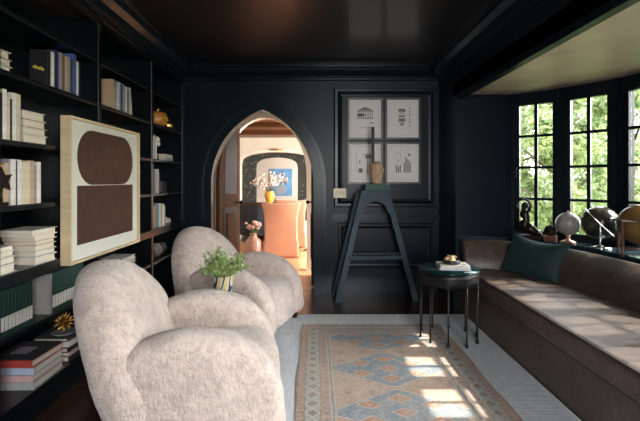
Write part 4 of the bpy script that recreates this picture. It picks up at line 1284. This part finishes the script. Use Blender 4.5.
MB().lathe([(.001, 0), (.06, 0), (.055, .02), (.095, .11), (.115, .19), (.105, .245), (.085, .265), (.10, .285), (.085, .285), (.07, .26), (.001, .2)], seg=28).build('urn', mat('yellow_glaze', (.62, .33, .035), .25), vz)
br = MB(); bl_ = MB(); rv = random.Random(21)
for k in range(26):
    a = rv.uniform(0, 2 * PI); p = Vector((0, 0, .25)); d0 = Vector((math.cos(a) * .7 - .25, math.sin(a) * .4, rv.uniform(.5, 1.1))).normalized(); pts = [p.copy()]
    for i in range(6):
        d0 = (d0 + Vector((rv.uniform(-.2, .2), rv.uniform(-.2, .2), rv.uniform(-.1, .15)))).normalized(); p = p + d0 * rv.uniform(.055, .085); pts.append(p.copy())
        if i > 1:
            for q in range(3): bl_.ball(tuple(p + Vector((rv.uniform(-.03, .03), rv.uniform(-.03, .03), rv.uniform(-.03, .03)))), rv.uniform(.012, .024), 6, 4)
    br.tube(pts, .004, 4)
br.build('branches', mat('twig_brown', (.12, .08, .05), .7), vz); bl_.build('blossom', mat('white_blossom', (.72, .66, .60), .7), vz)
pv = thing('pink_glass_vase', 'tall pink glass vase of pink flowers on the floor beside the peach chair', 'vase', (-1.02, 6.95, 0))
PGL, nt, b, oc = newmat('pink_glass'); b.inputs['Base Color'].default_value = (.62, .34, .27, 1); b.inputs['Roughness'].default_value = .12; b.inputs['Transmission Weight'].default_value = .45
MB().lathe([(.001, 0), (.12, 0), (.13, .02), (.13, .28), (.10, .33), (.06, .36), (.06, .41), (.075, .42), (.055, .42), (.045, .36), (.001, .34)], seg=28).build('vase', PGL, pv)
lfm = MB(); flm = MB()
for k in range(24):
    a = rv.uniform(0, 2 * PI); p = Vector((0, 0, .38)); d0 = Vector((math.cos(a) * .6, math.sin(a) * .6, 1)).normalized(); e = p + d0 * rv.uniform(.12, .28)
    lfm.tube([p, e], .003, 4)
    for q in range(5): leafquad(lfm, p + (e - p) * rv.uniform(.2, 1), Vector((rv.uniform(-1, 1), rv.uniform(-1, 1), rv.uniform(-.2, .8))), .06, .028, rv)
    flm.ball(tuple(e), rv.uniform(.02, .034), 8, 6)
lfm.build('stems', mat('muted_leaf', (.12, .16, .07), .6), pv); flm.build('flowers', mat('pink_petal', (.62, .34, .32), .7), pv)
cs = thing('floor_candlestick', 'slim brass floor candlestick right of the peach chairs', 'candlestick', (-.12, 7.75, 0))
MB().lathe([(.001, 0), (.10, 0), (.10, .015), (.03, .04), (.014, .08), (.02, .2), (.012, .35), (.022, .5), (.012, .62), (.02, .7), (.045, .75), (.04, .76), (.001, .76)], seg=20).build('stem', GOLD, cs)
MB().lathe([(.001, .76), (.014, .76), (.014, .90), (.001, .905)], seg=12).build('candle', mat('cream_wax', (.66, .58, .42), .5), cs)
pt = thing('blue_painting', 'blue painting with a pale bouquet on the far dining room wall', 'picture', (-1.16, 14.398, 1.22))
MB().box(-.38, .38, -.03, 0, -.46, .46).build('canvas', mat('blue_canvas', (.10, .30, .58), .6, 0, (.20, .42, .66), 4), pt)
m_ = MB(); rv = random.Random(5)
for k in range(24):
    a = rv.uniform(0, 2 * PI); r_ = rv.random() ** .5 * .22
    m_.lathe([(.001, 0), (rv.uniform(.03, .07), 0), (.02, .006), (.001, .006)], (0, 0, 0), 9, Matrix.Translation((r_ * math.cos(a), -.03, .08 + r_ * math.sin(a))) @ Matrix.Rotation(PI / 2, 4, 'X'))
m_.build('painted_bouquet', mat('pale_paint', (.66, .62, .60), .6, 0, (.30, .30, .34), 12), pt.children[0])
MB().box(-.16, .16, -.036, -.03, -.40, -.12).build('painted_bowl', mat('grey_paint', (.34, .38, .44), .6), pt.children[0])
pl_ = thing('picture_light', 'brass picture light at the top of the portal', 'lamp', (-1.04, HY1 - .005, 2.1))
m_ = MB(); m_.tube([(0, 0, .06), (0, -.05, .07), (0, -.07, .02)], .008, 6); m_.build('arm', GOLD, pl_)
MB().tube([(-.16, -.07, .02), (.16, -.07, .02)], .022, 10).build('shade', GOLD, pl_)

# ------------------------------------------------------------------ garden outside the bay
struct('ground_bounce_strip', MB().box(2.2, 5.4, -8, 5.0, -.5, -.16), mat('warm_bounce_gravel', (.40, .32, .26), .9, 0, (.30, .24, .20), 30))  # unseen gravel strip, added to bounce warmer light onto the bay ceiling
struct('ground', MB().grid(lambda u, v: (2.6 + u * 34, -12 + v * 46, -.45 + .25 * noise.noise(Vector((u * 9, v * 9, 0)))), 30, 30), mat('mown_grass', (.10, .17, .04), .9, 0, (.16, .24, .07), 3))
TREELEAF = []
for i, (a, c) in enumerate((((.14, .20, .07), (.25, .31, .14)), ((.115, .18, .065), (.21, .275, .12)), ((.17, .23, .10), (.28, .34, .18)))):
    m, nt, b, oc = newmat('garden_leaf_%d' % i)
    nt.links.new(nmix(nt, ramp(nt, nnoise(nt, oc, 2.5, 4, .7), .35, .65), a, c), b.inputs['Base Color']); b.inputs['Roughness'].default_value = .5
    tl = nt.nodes.new('ShaderNodeBsdfTranslucent'); tl.inputs[0].default_value = (*[v * 1.2 for v in c], 1)
    mx = nt.nodes.new('ShaderNodeMixShader'); mx.inputs[0].default_value = .55
    out_ = [n for n in nt.nodes if n.type == 'OUTPUT_MATERIAL'][0]
    nt.links.new(b.outputs[0], mx.inputs[1]); nt.links.new(tl.outputs[0], mx.inputs[2]); nt.links.new(mx.outputs[0], out_.inputs[0])
    TREELEAF.append(m)
BARK = mat('grey_bark', (.12, .09, .07), .85, 0, (.07, .05, .04), 6, .4, 20)


def tree(label, x_, y_, h, r, kind, seed, nleaf=8000, ls=.115):
    rt = random.Random(seed)
    t = thing('garden_tree', label, 'tree', (x_, y_, -.45), 0, 'trees beyond the bay window')
    m_ = MB(); m_.tube([(0, 0, 0), (.05, .02, h * .35), (-.03, .05, h * .7), (0, 0, h * .95)], [.11, .085, .05, .02], 8)
    for k in range(9):
        a = k * 2.4; z = h * (.25 + .06 * k)
        m_.tube([(0, 0, z), (math.cos(a) * r * .4, math.sin(a) * r * .4, z + .25), (math.cos(a) * r * .75, math.sin(a) * r * .75, z + .55)], [.04, .025, .01], 5)
    m_.build('trunk', BARK, t)
    clumps = []
    for k in range(46):
        z = rt.uniform(.06, 1.0); rad = r * math.sin(min(PI, .55 + z * 2.45)) ** .6
        a = rt.uniform(0, 2 * PI); q = rt.random() ** .4
        clumps.append((rad * q * math.cos(a), rad * q * math.sin(a), z * h, rt.uniform(.22, .5) * r * .55))
    V = []; FC = []
    for k in range(nleaf):
        cx, cy, cz, cr_ = rt.choice(clumps)
        d_ = Vector((rt.gauss(0, 1), rt.gauss(0, 1), rt.gauss(0, 1))).normalized()
        p = Vector((cx, cy, cz)) + d_ * cr_ * rt.uniform(.6, 1.05)
        if p.z < .05: p.z = .05 + rt.random() * .3
        a = Vector((rt.uniform(-1, 1), rt.uniform(-1, 1), rt.uniform(-.6, .6))).normalized(); s_ = a.cross(d_).normalized() if a.cross(d_).length > .05 else a.orthogonal()
        L = ls * rt.uniform(.7, 1.4); n0 = len(V)
        V += [tuple(p), tuple(p + a * L * .5 + s_ * L * .28), tuple(p + a * L), tuple(p + a * L * .5 - s_ * L * .28)]
        FC.append((n0, n0 + 1, n0 + 2, n0 + 3))
    me = bpy.data.meshes.new('foliage'); me.from_pydata(V, [], FC); me.materials.append(TREELEAF[kind])
    o = link(bpy.data.objects.new('foliage', me)); o.parent = t
for i, (x_, y_, h, r, kd, lb) in enumerate((
        (4.7, 8.0, 3.7, 1.15, 0, 'bright green tree nearest the house, seen through the middle window'),
        (5.3, 11.0, 4.0, 1.5, 2, 'pale green tree seen through the leftmost window'),
        (7.3, 9.6, 4.0, 1.5, 1, 'mid green tree seen through the rightmost window'),
        (7.4, 13.2, 4.6, 1.7, 0, 'leafy green tree far back beyond the left window'),
        (10.0, 12.4, 4.8, 1.8, 2, 'pale green tree far back beyond the right window'),
        (9.8, 7.6, 4.2, 1.6, 1, 'green tree at the right side of the garden'),
        (4.6, 14.2, 4.6, 1.6, 1, 'tall green tree at the far left of the garden'),
        (11.8, 15.8, 5.4, 2.1, 0, 'tallest green tree at the very back of the garden'))):
    tree(lb, x_, y_, h, r, kd, 100 + i)
